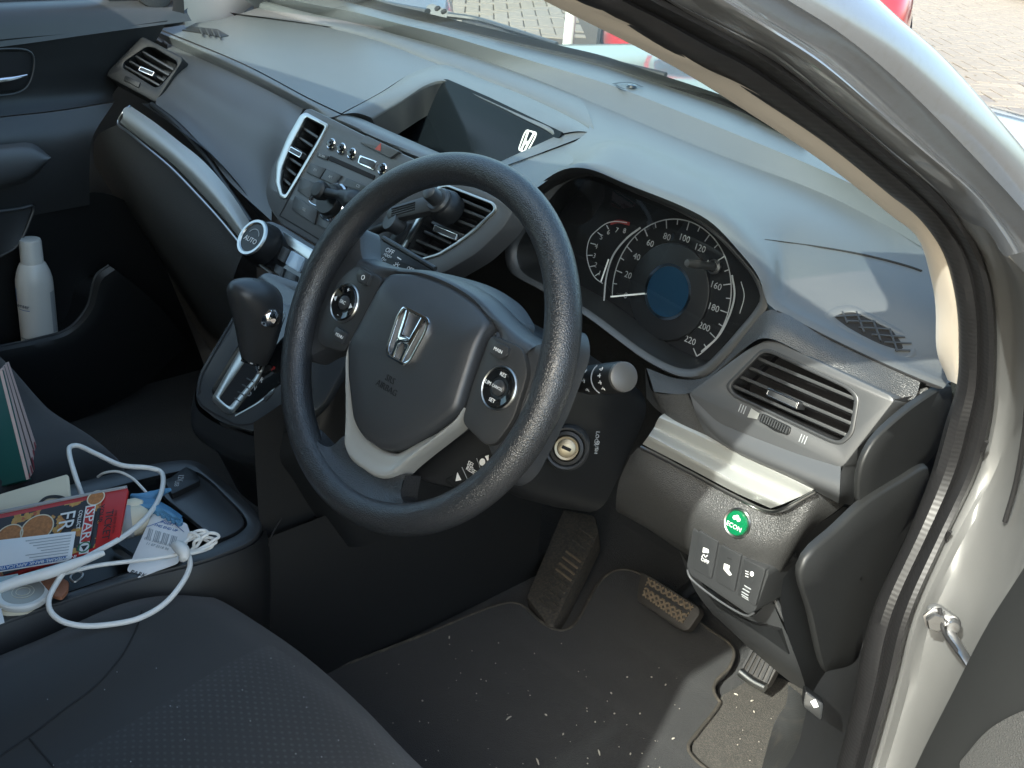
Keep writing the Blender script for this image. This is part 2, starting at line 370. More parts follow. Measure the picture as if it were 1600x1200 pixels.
# herringbone blocks 0.22 x 0.11, axes turned as in the photograph
ta = R(48); A1 = np.array([math.cos(ta), math.sin(ta)]); A2 = np.array([-math.sin(ta), math.cos(ta)])
w = .112
def in_view(x, y):
    d = np.array([x, y, 0])-CAM; z = d @ fw
    if z < 1: return None
    u, v = 800+FPX*(d @ rt)/z, 600-FPX*(d @ up)/z
    if not (-30 < v < 250 and ((640 < u < 900 and v < 60) or u > 1400)): return None
    if u > 1400 and v > (u-1360)*1.05+30: return None
    return z
cand = []
for i in range(-180, 180):
    for j in range(-180, 180):
        s = (i-j) % 4
        if s == 0: c = (i+1, j+.5); o = 0
        elif s == 3: c = (i+.5, j+1); o = 1
        else: continue
        p = np.array([-4.2, 8.6])+(A1*c[0]+A2*c[1])*w
        z = in_view(*p)
        if z: cand.append((z, p, o))
cand.sort(key=lambda t: t[0])
def paver_geo(o):
    a, b = (w*2-.011, w-.011) if o == 0 else (w-.011, w*2-.011)
    rot = np.array([[A1[0], A2[0], 0], [A1[1], A2[1], 0], [0, 0, 1]])
    return rot, a, b
proto = {}
for o in (0, 1):
    rot, a, b = paver_geo(o)
    for mk in ('paver', 'paver2', 'paver3'):
        L = [rot @ np.array([x*a/2, y*b/2, .012]) for x, y in ((-1, -1), (1, -1), (1, 1), (-1, 1))]
        q = ob('paver', plate(L, (0, 0, 1), .02, .004), M[mk], None, smooth=False); proto[o, mk] = q.data; bpy.data.objects.remove(q)
rest = []
for k, (z, p, o) in enumerate(cand):
    mk = rng.choice(['paver', 'paver', 'paver', 'paver3', 'paver2'])
    hz = rng.uniform(-.002, .003)
    if k < 300:
        q = bpy.data.objects.new('paver', proto[o, mk]); col.objects.link(q); q.parent = ground; q.location = (p[0], p[1], -.002+hz)
    else:
        rot, a, b = paver_geo(o)
        L = [rot @ np.array([x*a/2, y*b/2, .0])+np.array([p[0], p[1], .010+hz]) for x, y in ((-1, -1), (1, -1), (1, 1), (-1, 1))]
        rest.append(plate(L, (0, 0, 1), .02, .004))
if rest: ob('paving_beyond', merge(*rest), M['paver'], ground, smooth=False, kind='stuff')

# ================================================================== THE CAR (body shell around the cabin)
car = thing('car', (-.37, .4, 0), 'silver car body with beige pillar trim, black door seal and open front doorway', 'car')
XC = -.37
# bonnet
def hoodz(x, y):
    d = abs(x-XC); t = max(0, (d-.62)/.28)
    return 1.062-.055*(y-.9)-.05*max(0, y-1.45)**2*4-.05*(d/.9)**2-.22*t**2.2+.012*math.exp(-((d-.55)/.05)**2)
hx = [XC+s for s in (-.90, -.87, -.82, -.74, -.64, -.58, -.55, -.52, -.4, -.2, 0, .2, .4, .52, .55, .58, .64, .70, .74, .78, .80)]
hy = [.86, .95, 1.1, 1.3, 1.5, 1.65, 1.8, 1.9]
ob('bonnet', patch([[np.array([x, y-.28*abs(x-XC)**2, hoodz(x, y)]) for x in hx] for y in hy], nu=60, nv=24), M['paint'], car)
ob('nose', patch([[np.array([x, 1.9-.28*abs(x-XC)**2+dy, hoodz(x, 1.9)*s]) for x in hx] for dy, s in ((0, 1), (.05, .9), (.07, .6), (.02, .25))], nu=40, nv=10), M['paint'], car)
for s in (-1,):
    xs = XC+s*.90
    ob('wing', patch([[np.array([XC+s*r, y-.28*(r)**2, z]) for y, z in ((.62, 1.02 if r < .905 else .9), (1.0, 1.0 if r < .905 else .88), (1.5, .93 if r < .905 else .82), (1.9, .80 if r < .905 else .7))] if r < .95 else [np.array([XC+s*.93, y-.28*.81, .35]) for y in (.62, 1.0, 1.5, 1.9)] for r in (.90, .93, .96)], nu=20, nv=12), M['paint'], car)
wr = [[(.492, .175, 1.125), (.485, .30, 1.085), (.455, .60, 1.03), (.445, 1.1, .985), (.43, 1.5, .92), (.40, 1.72, .80)], [(.508, .175, 1.10), (.515, .32, 1.05), (.515, .60, .985), (.515, 1.1, .93), (.50, 1.5, .86), (.46, 1.74, .74)],
      [(.530, .20, 1.0), (.545, .34, .96), (.55, .60, .90), (.55, 1.1, .84), (.53, 1.5, .76), (.48, 1.76, .66)], [(.55, .24, .62), (.56, .36, .60), (.565, .60, .58), (.565, 1.1, .62), (.545, 1.5, .55), (.49, 1.76, .5)], [(.53, .24, .32), (.54, .36, .30), (.55, .60, .30), (.55, 1.1, .30), (.53, 1.5, .30), (.48, 1.74, .3)]]
ob('wing', patch([[np.array(q) for q in r_] for r_ in wr], nu=30, nv=24), M['paint'], car)
# scuttle panel between windscreen and bonnet
def ay(x): return .75-.42*(x-XC)**2
xs = np.linspace(-1.16, .34, 25)
ob('scuttle', patch([[np.array([x, ay(x)+.012, 1.088]) for x in xs], [np.array([x, ay(x)+.05, 1.066]) for x in xs], [np.array([x, min(ay(x)+.10, .86), 1.045]) for x in xs], [np.array([x, .90-.28*(x-XC)**2, 1.03]) for x in xs]], nu=40, nv=12), M['plastic'], car)
# windscreen: glass raked back to the header rail, black frit band along its foot
def wsp(x, t):   # t 0 foot .. 1 header
    s = (x-XC)/.77; xh = XC+s*(.77-.17*t)
    foot = np.array([x, ay(x)+.02, 1.10]); head = np.array([xh, -.22-.05*s*s, 1.49-.05*s*s])
    p = foot*(1-t)+head*t; p[2] += .045*math.sin(math.pi*t); return p
ts = [0, .08, .2, .4, .6, .8, 1]
ob('windscreen', patch([[wsp(x, t) for x in np.linspace(-1.12, .36, 17)] for t in ts], nu=40, nv=24), M['glass'], car)
FB = [(470, -16), (544, 1), (620, 22), (700, 41), (780, 61), (860, 80), (940, 99), (1000, 119), (1145, 168), (1200, 192), (1260, 220)]
ob('frit_band', patch([[Z(u, v+6, 1.106)+np.array([0, .010, -.004]) for u, v in FB], [Z(u, v, 1.110)+np.array([0, .006, 0]) for u, v in FB], [Z(u+2, v-12*(1 if u < 1150 else .5), 1.124) for u, v in FB]], nu=60, nv=6), M['void'], car)
# roof with header rail, and the far side's rail
def roofrow(y, z): return [np.array([XC+s*.74, y-.02*s*s, z-.055*abs(s)**3]) for s in (-1, -.95, -.8, -.5, 0, .5, .8, .95, 1)]
ob('roof', thick(patch([roofrow(-.17, 1.505), roofrow(-.5, 1.57), roofrow(-.9, 1.61), roofrow(-1.6, 1.62), roofrow(-2.2, 1.58)], nu=30, nv=24), (0, 0, -.03)), M['beige'], car)
ob('roof_skin', thick(patch([[p+np.array([(p[0]-XC)*.012, .006 if y > -.3 else 0, .004]) for p in roofrow(y, z)] for y, z in ((-.165, 1.506), (-.5, 1.571), (-.9, 1.611), (-1.6, 1.621), (-2.21, 1.58))], nu=30, nv=24), (0, 0, .012)), M['paint'], car)
# rear half of the cabin behind the camera: door pillar, closed rear doors, dark rear glass, tailgate
for s in (-1, 1):
    def sx(r_): return XC+s*r_
    ob('door_pillar', patch([[np.array([sx(.815-.10*max(0, z-.95)/.5), y, z]) for z in (.42, .8, 1.0, 1.25, 1.50)] for y in (-.74, -.78, -.84, -.88)], 12, 6), M['black'], car)
    ob('rear_door', patch([[np.array([sx(r_), y, z]) for y in (-.86, -1.3, -1.8, -2.2)] for r_, z in ((.86, .35), (.89, .6), (.88, .9), (.85, 1.06))], 14, 12), M['paint'], car)
    ob('rear_window', patch([[np.array([sx(r_), y, z]) for y in (-.86, -1.3, -1.8, -2.25)] for r_, z in ((.835, 1.06), (.80, 1.25), (.74, 1.54))], 10, 8), M['privacy'], car)
ob('tailgate', patch([[np.array([x, -2.28, z]) for x in np.linspace(-1.25, .5, 6)] for z in (.35, .7, 1.06)], 10, 6), M['paint'], car)
ob('tailgate_window', patch([[np.array([x, y, z]) for x in np.linspace(-1.2, .45, 6)] for y, z in ((-2.28, 1.06), (-2.24, 1.3), (-2.17, 1.56))], 10, 6), M['privacy'], car)
# ---- driver's side A-pillar, read off the photograph from the cabin outwards
def xr(pts, x0, x1):   # x falls from x1 at the foot to x0 at the top, following the image height
    return [X(u, v, x0+(x1-x0)*min(1, max(0, (v+40)/480))) for u, v in pts]
B0 = [(700, -80), (780, -38), (845, -2), (992, 72), (1070, 114), (1157, 168), (1280, 249), (1390, 335), (1436, 375), (1453, 429), (1462, 480), (1464, 549), (1480, 592)]
B1 = [(760, -85), (830, -45), (899, 3), (962, 33), (1055, 90), (1120, 120), (1280, 219), (1390, 306), (1438, 345), (1474, 399), (1492, 468), (1497, 540), (1496, 600)]
b0 = xr(B0, .300, .385); b1 = xr(B1, .325, .412)
bm_ = [p+np.array([-.02, .06, -.012]) for p in b0]
ob('pillar_trim', patch([bm_, b0, [(p+q)/2+np.array([.004, -.006, .002]) for p, q in zip(b0, cr(b1, len(b0)))], [p+np.array([.001, .002, -.001]) for p in b1], [p+np.array([.012, .012, -.004]) for p in b1]], nu=60, nv=20), M['beige'], car)
B1L = B1[:-1]+[(1494, 604), (1477, 660), (1453, 744), (1420, 828), (1366, 945), (1345, 1020), (1336, 1080), (1306, 1200), (1295, 1240)]
B2 = [(915, -85), (985, -40), (1046, 0), (1160, 58), (1210, 85), (1330, 182), (1390, 233), (1474, 306), (1513, 357), (1540, 410), (1555, 480), (1557, 570), (1549, 660), (1531, 730), (1480, 838), (1426, 960), (1400, 1060), (1362, 1194), (1350, 1240)]
def xl(pts, x0, x1, x2): return [X(u, v, (x0+(x1-x0)*min(1, max(0, (v+40)/480))) if v < 440 else x1+(x2-x1)*min(1, (v-440)/700)) for u, v in pts]
s1 = xl(B1L, .325, .412, .425); s2 = xl(B2, .360, .445, .465)
NS = 150
q1, q2 = cr(s1, NS), cr(s2, NS)
def mix(a, b, t, off=0):   # points between two seal edges, pushed out towards the doorway
    out = []
    for p, q in zip(a, b):
        e = CAM-(p+q)/2; e = e/np.linalg.norm(e); out.append(p*(1-t)+q*t+e*off)
    return out
# rubber door seal: soft ribbed inner lip and a bulb with its own crease
seal = [mix(q1, q2, 0, -.012), mix(q1, q2, .02, .000), mix(q1, q2, .10, .008), mix(q1, q2, .30, .011), mix(q1, q2, .50, .007), mix(q1, q2, .58, .001), mix(q1, q2, .66, .008), mix(q1, q2, .80, .012), mix(q1, q2, .93, .008), mix(q1, q2, 1.0, -.004)]
M['seal'] = mat('door_seal_rubber', (.013, .013, .014), .42, rvary=.08, vscale=20)
_t = M['seal'].node_tree
_w = _t.nodes.new('ShaderNodeTexWave'); _w.wave_type = 'BANDS'; _w.bands_direction = 'Z'; _w.inputs['Scale'].default_value = 75; _w.inputs['Distortion'].default_value = 1.5
_g = _t.nodes.new('ShaderNodeNewGeometry'); _t.links.new(_g.outputs['Position'], _w.inputs['Vector'])
_b = _t.nodes.new('ShaderNodeBump'); _b.inputs['Strength'].default_value = .10; _b.inputs['Distance'].default_value = .001
_t.links.new(_w.outputs['Fac'], _b.inputs['Height']); _t.links.new(_b.outputs[0], _t.nodes['Principled BSDF'].inputs['Normal'])
ob('door_seal', grid([cr(r, NS) for r in seal]), M['seal'], car)
# painted metal outside the seal: door-frame channel, outer skin of the pillar
E0 = [(985, -95), (1050, -45), (1105, -8), (1200, 50), (1260, 88), (1370, 180), (1440, 240), (1520, 310), (1565, 370), (1600, 440)]
E1 = [(1080, -95), (1150, -50), (1231, 0), (1312, 51), (1390, 114), (1465, 186), (1540, 264), (1600, 330), (1650, 395), (1700, 470)]
E2 = [(1240, -95), (1310, -48), (1372, 0), (1426, 51), (1480, 99), (1540, 165), (1600, 237), (1660, 310), (1720, 390), (1780, 480)]
U2 = B2[:10]
def xp(pts, x0, x1): return [X(u, v, x0+(x1-x0)*i/(len(pts)-1)) for i, (u, v) in enumerate(pts)]
m0 = [p+np.array([-.004, .004, 0]) for p in xp(U2, .362, .447)]; mA = xp(E0, .372, .458); m1 = xp(E1, .385, .478); m2 = xp(E2, .372, .470)
k = 60
r0, rA, r1, r2 = cr(m0, k), cr(mA, k), cr(m1, k), cr(m2, k)
away = np.array([-.03, .05, -.02])
rows = [[p+np.array([-.01, .02, -.006]) for p in r0], r0, [(p+q)/2+np.array([-.012, .010, -.008]) for p, q in zip(r0, rA)], [q+np.array([.002, -.004, .002]) for q in rA],
        [(p+q)/2+np.array([-.010, .014, -.006]) for p, q in zip(rA, r1)], [q+np.array([-.003, .004, -.002]) for q in r1], r1]
ob('pillar_frame', patch(rows, nu=k, nv=40), M['paint'], car)
skin = [r1, [(p*.8+q*.2)+np.array([.006, -.004, .006]) for p, q in zip(r1, r2)], [(p*.35+q*.65)+np.array([.008, -.004, .008]) for p, q in zip(r1, r2)], r2, [q+away for q in r2], [q+away*3 for q in r2]]
ob('pillar_skin', patch(skin, nu=k, nv=30), M['paint'], car)
# door jamb below the pillar
J0 = [(1520, 350), (1552, 420), (1563, 480), (1565, 570), (1556, 665), (1538, 738), (1487, 845), (1433, 968), (1408, 1062), (1370, 1196), (1356, 1240)]
J1 = [(1566, 396), (1592, 440), (1605, 500), (1608, 580), (1604, 670), (1586, 760), (1545, 870), (1500, 985), (1466, 1075), (1424, 1196), (1408, 1240)]
J2 = [(1580, 398), (1625, 455), (1650, 520), (1660, 600), (1652, 700), (1636, 790), (1606, 890), (1562, 1000), (1520, 1090), (1478, 1200), (1460, 1240)]
j0, j1, j2 = [X(u, v, .446+.02*i/10) for i, (u, v) in enumerate(J0)], [X(u, v, .492) for u, v in J1], [X(u, v, .535) for u, v in J2]
j0, j1, j2 = cr(j0, 40), cr(j1, 40), cr(j2, 40)
ob('door_jamb', patch([[p+np.array([-.03, .02, 0]) for p in j0], j0, [p*.7+q*.3+np.array([-.004, .012, 0]) for p, q in zip(j0, j1)], j1, [p*.5+q*.5+np.array([.006, -.004, 0]) for p, q in zip(j1, j2)], j2, [p+np.array([.01, .05, 0]) for p in j2]], nu=40, nv=36), M['jamb'], car)
# sill under the doorway running back, floor pan, firewall, tunnel: dark carpet
ob('sill', patch([[np.array([.47, y, z]) for y in (-1.3, -.5, 0, .25)] for z in (.40,)]+[[np.array([x, y, z]) for y in (-1.3, -.5, 0, .25)] for x, z in ((.44, .455), (.50, .47), (.56, .44), (.58, .30))], nu=16, nv=16), M['jamb'], car)
ob('jamb_groove', tube([X(u, v, .497) for u, v in ((1608, 590), (1600, 680), (1586, 760), (1570, 815))], .0022, 8), M['void'], car)
for (u, v) in ((1535, 703), (1478, 843)):
    c = X(u, v, .455); d = X(u+14, v-26, .462)
    ob('seal_clip', bar(c-(d-c)*.05, c+(d-c)*.5, .002, .003, (1, 0, 0)), M['rubber'], car)
# ================================================================== DASHBOARD
dash = thing('dashboard', (-.37, .5, .75), 'dark grey dashboard with silver trim, air vents, gauges and centre display', 'dashboard')
def part(name, g, m='plastic', parent=None, **k): return ob(name, g, M[m] if isinstance(m, str) else m, parent if parent is not None else dash, **k)

# ---- top, from the windscreen towards the driver
LA = [(480, -14), (544, 1), (620, 22), (700, 41), (780, 61), (860, 80), (940, 99), (1000, 119), (1145, 168), (1200, 192), (1300, 238), (1420, 300)]
LB = [(430, -8), (480, 5), (545, 17), (620, 36), (700, 56), (780, 80), (840, 98), (954, 133), (1076, 180), (1180, 222), (1280, 264), (1380, 312), (1450, 350)]
LC = [(415, 3), (456, 15), (540, 34), (620, 54), (700, 76), (800, 110), (880, 141), (959, 174), (1112, 237), (1280, 300), (1380, 350), (1450, 392)]
ra, rb, rc = row(Z, 1.106, LA), row(Z, 1.114, LB), row(Z, 1.092, LC)
n_ = 70
a_, b_, c_ = cr(ra, n_), cr(rb, n_), cr(rc, n_)
part('rear_strip', grid([[p+np.array([0, .03, -.01]) for p in a_], a_, [p*.72+q*.28 for p, q in zip(a_, b_)], [p*.66+q*.34+np.array([0, 0, .003]) for p, q in zip(a_, b_)], [p*.1+q*.9+np.array([0, 0, .001]) for p, q in zip(a_, b_)], b_, [p*.93+q*.07-np.array([0, 0, .001]) for p, q in zip(b_, c_)], [p*.1+q*.9-np.array([0, 0, .001]) for p, q in zip(b_, c_)], c_]), 'dash', ang=25)
# light sensor on the strip
ps = Plane((0, 0, 1.1155), (0, 0, 1))
part('sensor_mount', merge(stroke(cr(ps.pxs([(958, 133), (970, 131), (986, 131), (1004, 138)]), 14), .004, ps, lift=.002), stroke(cr(ps.pxs([(962, 134), (968, 138), (976, 141)]), 8), .003, ps, lift=.002)), 'black')
part('light_sensor', lathe([(.0001, .004), (.006, .003), (.008, 0)], ps.px(987, 136), (0, 0, 1), 16), 'piano')
LS = [(405, 10), (480, 32), (580, 58), (690, 100), (760, 125), (830, 153), (905, 190), (929, 206)]
rs_ = row(Z, [1.088]*4+[1.09, 1.092, 1.096, 1.098], LS)
cL = cr(row(Z, 1.092, LC[:8][:7]+[(905, 151)]), 50); sL = cr(rs_, 50)
part('ridge', grid([cL, [p*.75+q*.25+np.array([0, 0, .005]) for p, q in zip(cL, sL)], [p*.4+q*.6+np.array([0, 0, .0065]) for p, q in zip(cL, sL)], [p*.1+q*.9+np.array([0, 0, .004]) for p, q in zip(cL, sL)], sL, [p-np.array([0, .002, .008]) for p in sL]]), 'dash', ang=60)
# passenger-side top pad
TPG = patch([row(Z, 1.0865, [(404, 12), (480, 35), (580, 61), (686, 101)]),
                       row(Z, 1.082, [(345, 30), (440, 58), (550, 92), (645, 114)]),
                       row(Z, 1.073, [(292, 38), (395, 82), (500, 118), (590, 147)]),
                       row(Z, 1.063, [(250, 45), (380, 99), (485, 154), (533, 177)])], 40, 30); part('top_pad', TPG, 'dash')
part('front_roll', patch([row(Z, 1.0615, [(248, 47), (380, 101), (485, 156), (533, 179)]), row(Z, 1.060, [(246, 49), (380, 106), (483, 160), (527, 181)]),
                          row(Z, 1.053, [(242, 52), (380, 114), (478, 165), (512, 185)]), row(Z, 1.043, [(236, 56), (378, 121), (474, 170), (505, 190)])], 40, 18), 'dash')
# defroster slot on the far corner of the pad
pd = hitplane(TPG, 325, 52, 10).up(.0012)
part('defroster_slot', plate(rnd(pd.pxs([(283, 46), (298, 41), (340, 45), (358, 55), (345, 58), (318, 52)]), .004), pd.n, .004, .001), 'black')
fins = [bar(pd.up(.003).px(u, v), pd.up(.003).px(u+5, v+11), .002, .004, pd.n) for u, v in ((312, 44), (322, 45), (331, 46), (340, 49))]
for f_ in fins: part('fin', f_, 'plastic')
# driver-side top running into the gauge hood
HL = [(838, 292), (860, 275), (887, 263), (920, 264), (980, 288), (1070, 324), (1112, 348), (1150, 387), (1185, 432), (1199, 474)]
PHd = tilt((0, .285, 1.05), 10)
hl = PHd.pxs(HL); seam = row(Y, [.285, .292, .298, .302, .306], [(1215, 486), (1300, 530), (1380, 568), (1440, 594), (1474, 607)])
d0 = row(Z, 1.092, [(895, 147), (959, 174), (1112, 237), (1280, 300), (1380, 350), (1475, 404)])
d1 = row(Z, [1.099, 1.101, 1.100, 1.092, 1.082, 1.078], [(920, 202), (1010, 228), (1112, 276), (1250, 338), (1380, 395), (1480, 442)])
LL = cr(hl+seam, 60); D0, D1 = cr(d0, 60), cr(d1, 60)
D3 = [p+np.array([0, .022, .0045]) for p in LL]; D2 = [p*.55+q*.45+np.array([0, 0, .006]) for p, q in zip(D1, LL)]
D2 = [np.array([p[0], p[1], max(p[2], q[2]+.0005)]) for p, q in zip(D2, D3)]
LL = [p*.999 if False else p for p in LL]
HG = patch([D0, D1, D2, D3, [p+np.array([0, .006, .0035]) for p in LL], LL], 60, 46); part('gauge_hood', HG, 'dash')
part('hood_lip', patch([hl, [p+np.array([0, .004, -.007]) for p in hl], [p+np.array([0, .03, -.014]) for p in hl]], 40, 8), 'black')
gl_ = [q for q in (hit(HG, u, v) for u, v in ((1195, 374), (1230, 379), (1290, 388), (1340, 397), (1380, 406), (1420, 417), (1440, 424))) if q is not None]
part('panel_seam', tube([p+np.array([0, 0, .0002]) for p in gl_], [.0002, .0011, .0014, .0014], 6, n=40), 'void')
# visor round the centre display
vo = row(Z, [1.063, 1.074, 1.083, 1.0885, 1.091, 1.094, 1.0975, 1.0985], [(535, 178), (600, 142), (649, 112), (690, 101), (760, 126), (830, 154), (905, 191), (929, 207)])
vi = row(Z, [1.056, 1.074, 1.088, 1.092, 1.093, 1.094, 1.094, 1.090], [(580, 184), (625, 157), (666, 133), (690, 127), (755, 156), (815, 184), (858, 205), (867, 213)])
vm = [(p+q)/2+np.array([0, 0, .004]) for p, q in zip(vo, vi)]
part('visor', patch([vo, vm, vi, [p+np.array([0, .003, -.003]) for p in vi]], 50, 20), 'dash')
part('visor_wall', patch([[p+np.array([0, .003, -.003]) for p in vi], [p+np.array([0, .005, -.012]) for p in vi], [p+np.array([0, .008, -.045]) for p in vi]], 60, 8), 'plastic')  # darker plastic than the visor: shade under its overhang put into the colour
_n = np.cross(vi[6]-vi[3], np.array([0, -.47, -.88])); PD = Plane(vi[3]+np.array([0, .001, -.005]), _n if _n[1] < 0 else -_n)
part('display_screen', plate(PD.pxs([(590, 225), (630, 155), (672, 122), (700, 124), (765, 152), (878, 206), (870, 222), (790, 285), (690, 275)]), PD.n, .003, 0), 'screen')
part('display_floor', patch([[np.array([x, .325, 1.046]) for x in (-.60, -.37, -.16)], [np.array([x, .40, 1.022]) for x in (-.62, -.37, -.16)]], 8, 4), 'screen')
M['logo'] = mat('lit_display_logo', (.6, .6, .58), .5, emit=((.9, .92, .88), .12))
def hbadge(P_, c, w_, h_, mat_, parent, th=.0008, lift=.001, name='emblem'):
    """the rounded-square badge: outer ring and the two flared uprights joined by the bridge"""
    cx, cy = P_.loc(c)
    def pt(a, b): return P_.uv(cx+a*w_/2, cy+b*h_/2)+P_.n*lift
    outer = rnd([pt(-.86, 1), pt(.86, 1), pt(1, .55), pt(.82, -.75), pt(.6, -1), pt(-.6, -1), pt(-.82, -.75), pt(-1, .55)], w_*.16, 4)
    inner = rnd([pt(-.74, .86), pt(.74, .86), pt(.85, .5), pt(.68, -.68), pt(.5, -.86), pt(-.5, -.86), pt(-.68, -.68), pt(-.85, .5)], w_*.13, 4)
    g = [plate(outer, P_.n, th, th*.3, [inner])]
    hh = [(-.62, .90), (-.36, .90), (-.22, .02), (.22, .02), (.36, .90), (.62, .90), (.46, -.2), (.40, -.90), (.16, -.90), (.17, -.42), (.10, -.28), (-.10, -.28), (-.17, -.42), (-.16, -.90), (-.40, -.90), (-.46, -.2)]
    g.append(plate([pt(a, b) for a, b in hh], P_.n, th, th*.25))
    return ob(name, merge(*g), mat_, parent, ang=30)
hbadge(PD, PD.px(824, 221), .028, .030, M['logo'], dash, name='display_logo')
# frame strip right of the display and the flank towards the gauges
f0 = row(Z, [1.090, 1.074, 1.056], [(868, 213), (820, 235), (770, 258)]); f1 = row(Z, [1.0985, 1.084, 1.064], [(928, 207), (860, 233), (786, 260)])
part('display_frame', patch([f0, [(p+q)/2+np.array([0, 0, .002]) for p, q in zip(f0, f1)], f1], 14, 8), 'dash')
part('flank', patch([[p+np.array([0, 0, -.002]) for p in reversed(f1)], row(Z, [1.068, 1.088, 1.101], [(812, 285), (868, 253), (920, 224)]), row(Z, [1.075, 1.0955, 1.099], [(838, 294), (884, 262), (908, 244)])], 20, 14), 'dash')
part('flank_low', patch([row(Z, [1.075, 1.07, 1.06], [(838, 294), (812, 285), (786, 262)]), row(Y, [.275, .262, .25], [(818, 345), (790, 320), (757, 297)])], 10, 6), 'dash')
# rolled lip under the display
l0 = row(Z, 1.054, [(560, 183), (630, 214), (700, 244), (775, 272)]); l1 = row(Z, 1.061, [(536, 180), (612, 217), (690, 251), (772, 284)])
l2 = row(Z, 1.058, [(526, 183), (606, 222), (688, 258), (770, 292)]); l3 = row(Z, 1.048, [(512, 187), (600, 229), (686, 268), (770, 303)])
part('display_lip', patch([[p+np.array([0, .02, -.012]) for p in l0], l0, l1, l2, l3], 36, 20), 'dash')

part('lip_end', patch([[vo[0], l1[0]+np.array([0, 0, -.001])], [vi[0], l0[0]], [vi[0]+np.array([0, .012, -.03]), l0[0]+np.array([0, .03, -.02])]], 6, 8), 'dash')
# ---- centre stack
PS = tilt((-.37, .236, 1.045), 29)
stack_out = [(478, 166), (515, 184), (600, 227), (690, 267), (790, 310), (806, 318), (790, 352), (745, 396), (690, 428), (640, 442), (560, 418), (500, 387), (437, 350), (420, 325), (413, 300), (420, 268), (446, 215)]
lv_open = [(477, 183), (506, 198), (491, 224), (462, 274), (445, 304), (438, 288), (441, 266), (456, 226)]
rv_open = [(686, 295), (696, 292), (768, 319), (772, 327), (740, 356), (712, 378), (684, 395), (646, 406), (630, 400), (655, 345)]
lvo, rvo = rnd(PS.pxs(lv_open), .004, 3), rnd(PS.pxs(rv_open), .005, 3)
part('centre_stack', plate(rnd(PS.pxs(stack_out), .012, 4), PS.n, .03, .003, [lvo, rvo]), 'dash2')
def vent(name, loop, plane, slats, label, depth=.035, sl_tilt=18, drop=.004, parent=None, m='black', tab=None, ring=None):
    v = part(name, merge(grid([[np.asarray(p) for p in loop], [np.asarray(p)-plane.n*depth for p in loop]], True), plate([np.asarray(p)-plane.n*(depth-.001) for p in loop], plane.n, .001, 0)), 'void', parent, label=label)
    pd_ = plane.up(-drop); c_, s_ = math.cos(R(sl_tilt)), math.sin(R(sl_tilt))
    for (u0, v0, u1, v1) in slats:
        p, q = pd_.px(u0, v0), pd_.px(u1, v1)
        d = (q-p)/np.linalg.norm(q-p); nn = np.cross(d, plane.n); nn /= np.linalg.norm(nn)
        if nn[2] < 0: nn = -nn
        back = -plane.n*c_-nn*s_*.0+nn*s_*(-.6)
        o_ = (p+q)/2+back*.010; up_ = np.cross(back, d); up_ /= np.linalg.norm(up_)
        L = np.linalg.norm(q-p)
        part('slat', box(o_, L, .020, .0032, np.stack([d, back/np.linalg.norm(back), up_], 1), .0009), m, v)
    if tab:
        (u0, v0, u1, v1) = tab; pt_ = plane.up(.003); p, q = pt_.px(u0, v0), pt_.px(u1, v1); d = (q-p)/np.linalg.norm(q-p); L = np.linalg.norm(q-p)
        nn = np.cross(plane.n, d); nn = nn if nn[2] > 0 else -nn
        part('tab', box((p+q)/2-plane.n*.008, L, .018, .0075, np.stack([d, plane.n, nn], 1), .0015), 'plastic', v)
        rr = rnd([(p+q)/2+d*a*L/2+nn*b*.0040+plane.n*.0012 for a, b in ((-1, -1), (1, -1), (1, 1), (-1, 1))], .0015, 3)
        ri = [(p+q)/2+plane.n*.0012+(x-(p+q)/2-plane.n*.0012)*.8 for x in rr]
        ri = rnd([(p+q)/2+d*a*(L/2-.0012)+nn*b*.0026+plane.n*.0012 for a, b in ((-1, -1), (1, -1), (1, 1), (-1, 1))], .0012, 3)
        part('tab_trim', plate(rr, plane.n, .003, .0003, [ri]), 'chrome', v)
    if ring: part('surround', ring, 'satin', v)
    return v
ring = plate(rnd(PS.up(.002).pxs([(469, 179), (478, 175), (513, 194), (497, 226), (466, 279), (446, 311), (437, 309), (429, 284), (431, 256), (448, 215)]), .004, 3), PS.n, .004, .0008, [rnd(PS.up(.002).pxs([(478, 182), (508, 197.5), (493, 225), (463, 275), (446, 304), (441, 303), (437.5, 285), (440, 262), (455, 225)]), .004, 3)])
vent('air_vent', lvo, PS, [(472, 199, 497, 215), (465, 213, 489, 229), (458, 229, 478, 243), (451, 246, 472, 260), (446, 261, 464, 275), (442, 279, 455, 290)], 'tall left vent of the centre stack with thick silver edge', tab=(453, 233, 471, 243), ring=ring, m='plastic')
ring = plate(rnd(PS.up(.002).pxs([(684, 290), (697, 287), (772, 316), (777, 327), (744, 360), (714, 382), (686, 399), (646, 410), (618, 402), (652, 338)]), .005, 3), PS.n, .004, .0008, [rnd(PS.up(.002).pxs([(688, 294), (698, 291.5), (768, 319), (772, 327), (740, 356), (712, 378), (684, 395), (646, 406), (626, 398), (658, 344)]), .005, 3)])
vent('air_vent', rvo, PS, [(700, 303, 766, 331), (694, 316, 757, 341), (684, 332, 742, 355), (674, 347, 724, 368), (662, 361, 704, 380), (650, 375, 690, 392), (640, 390, 668, 400)], 'right vent of the centre stack behind the steering wheel', tab=(678, 356, 714, 371), ring=ring, m='plastic')
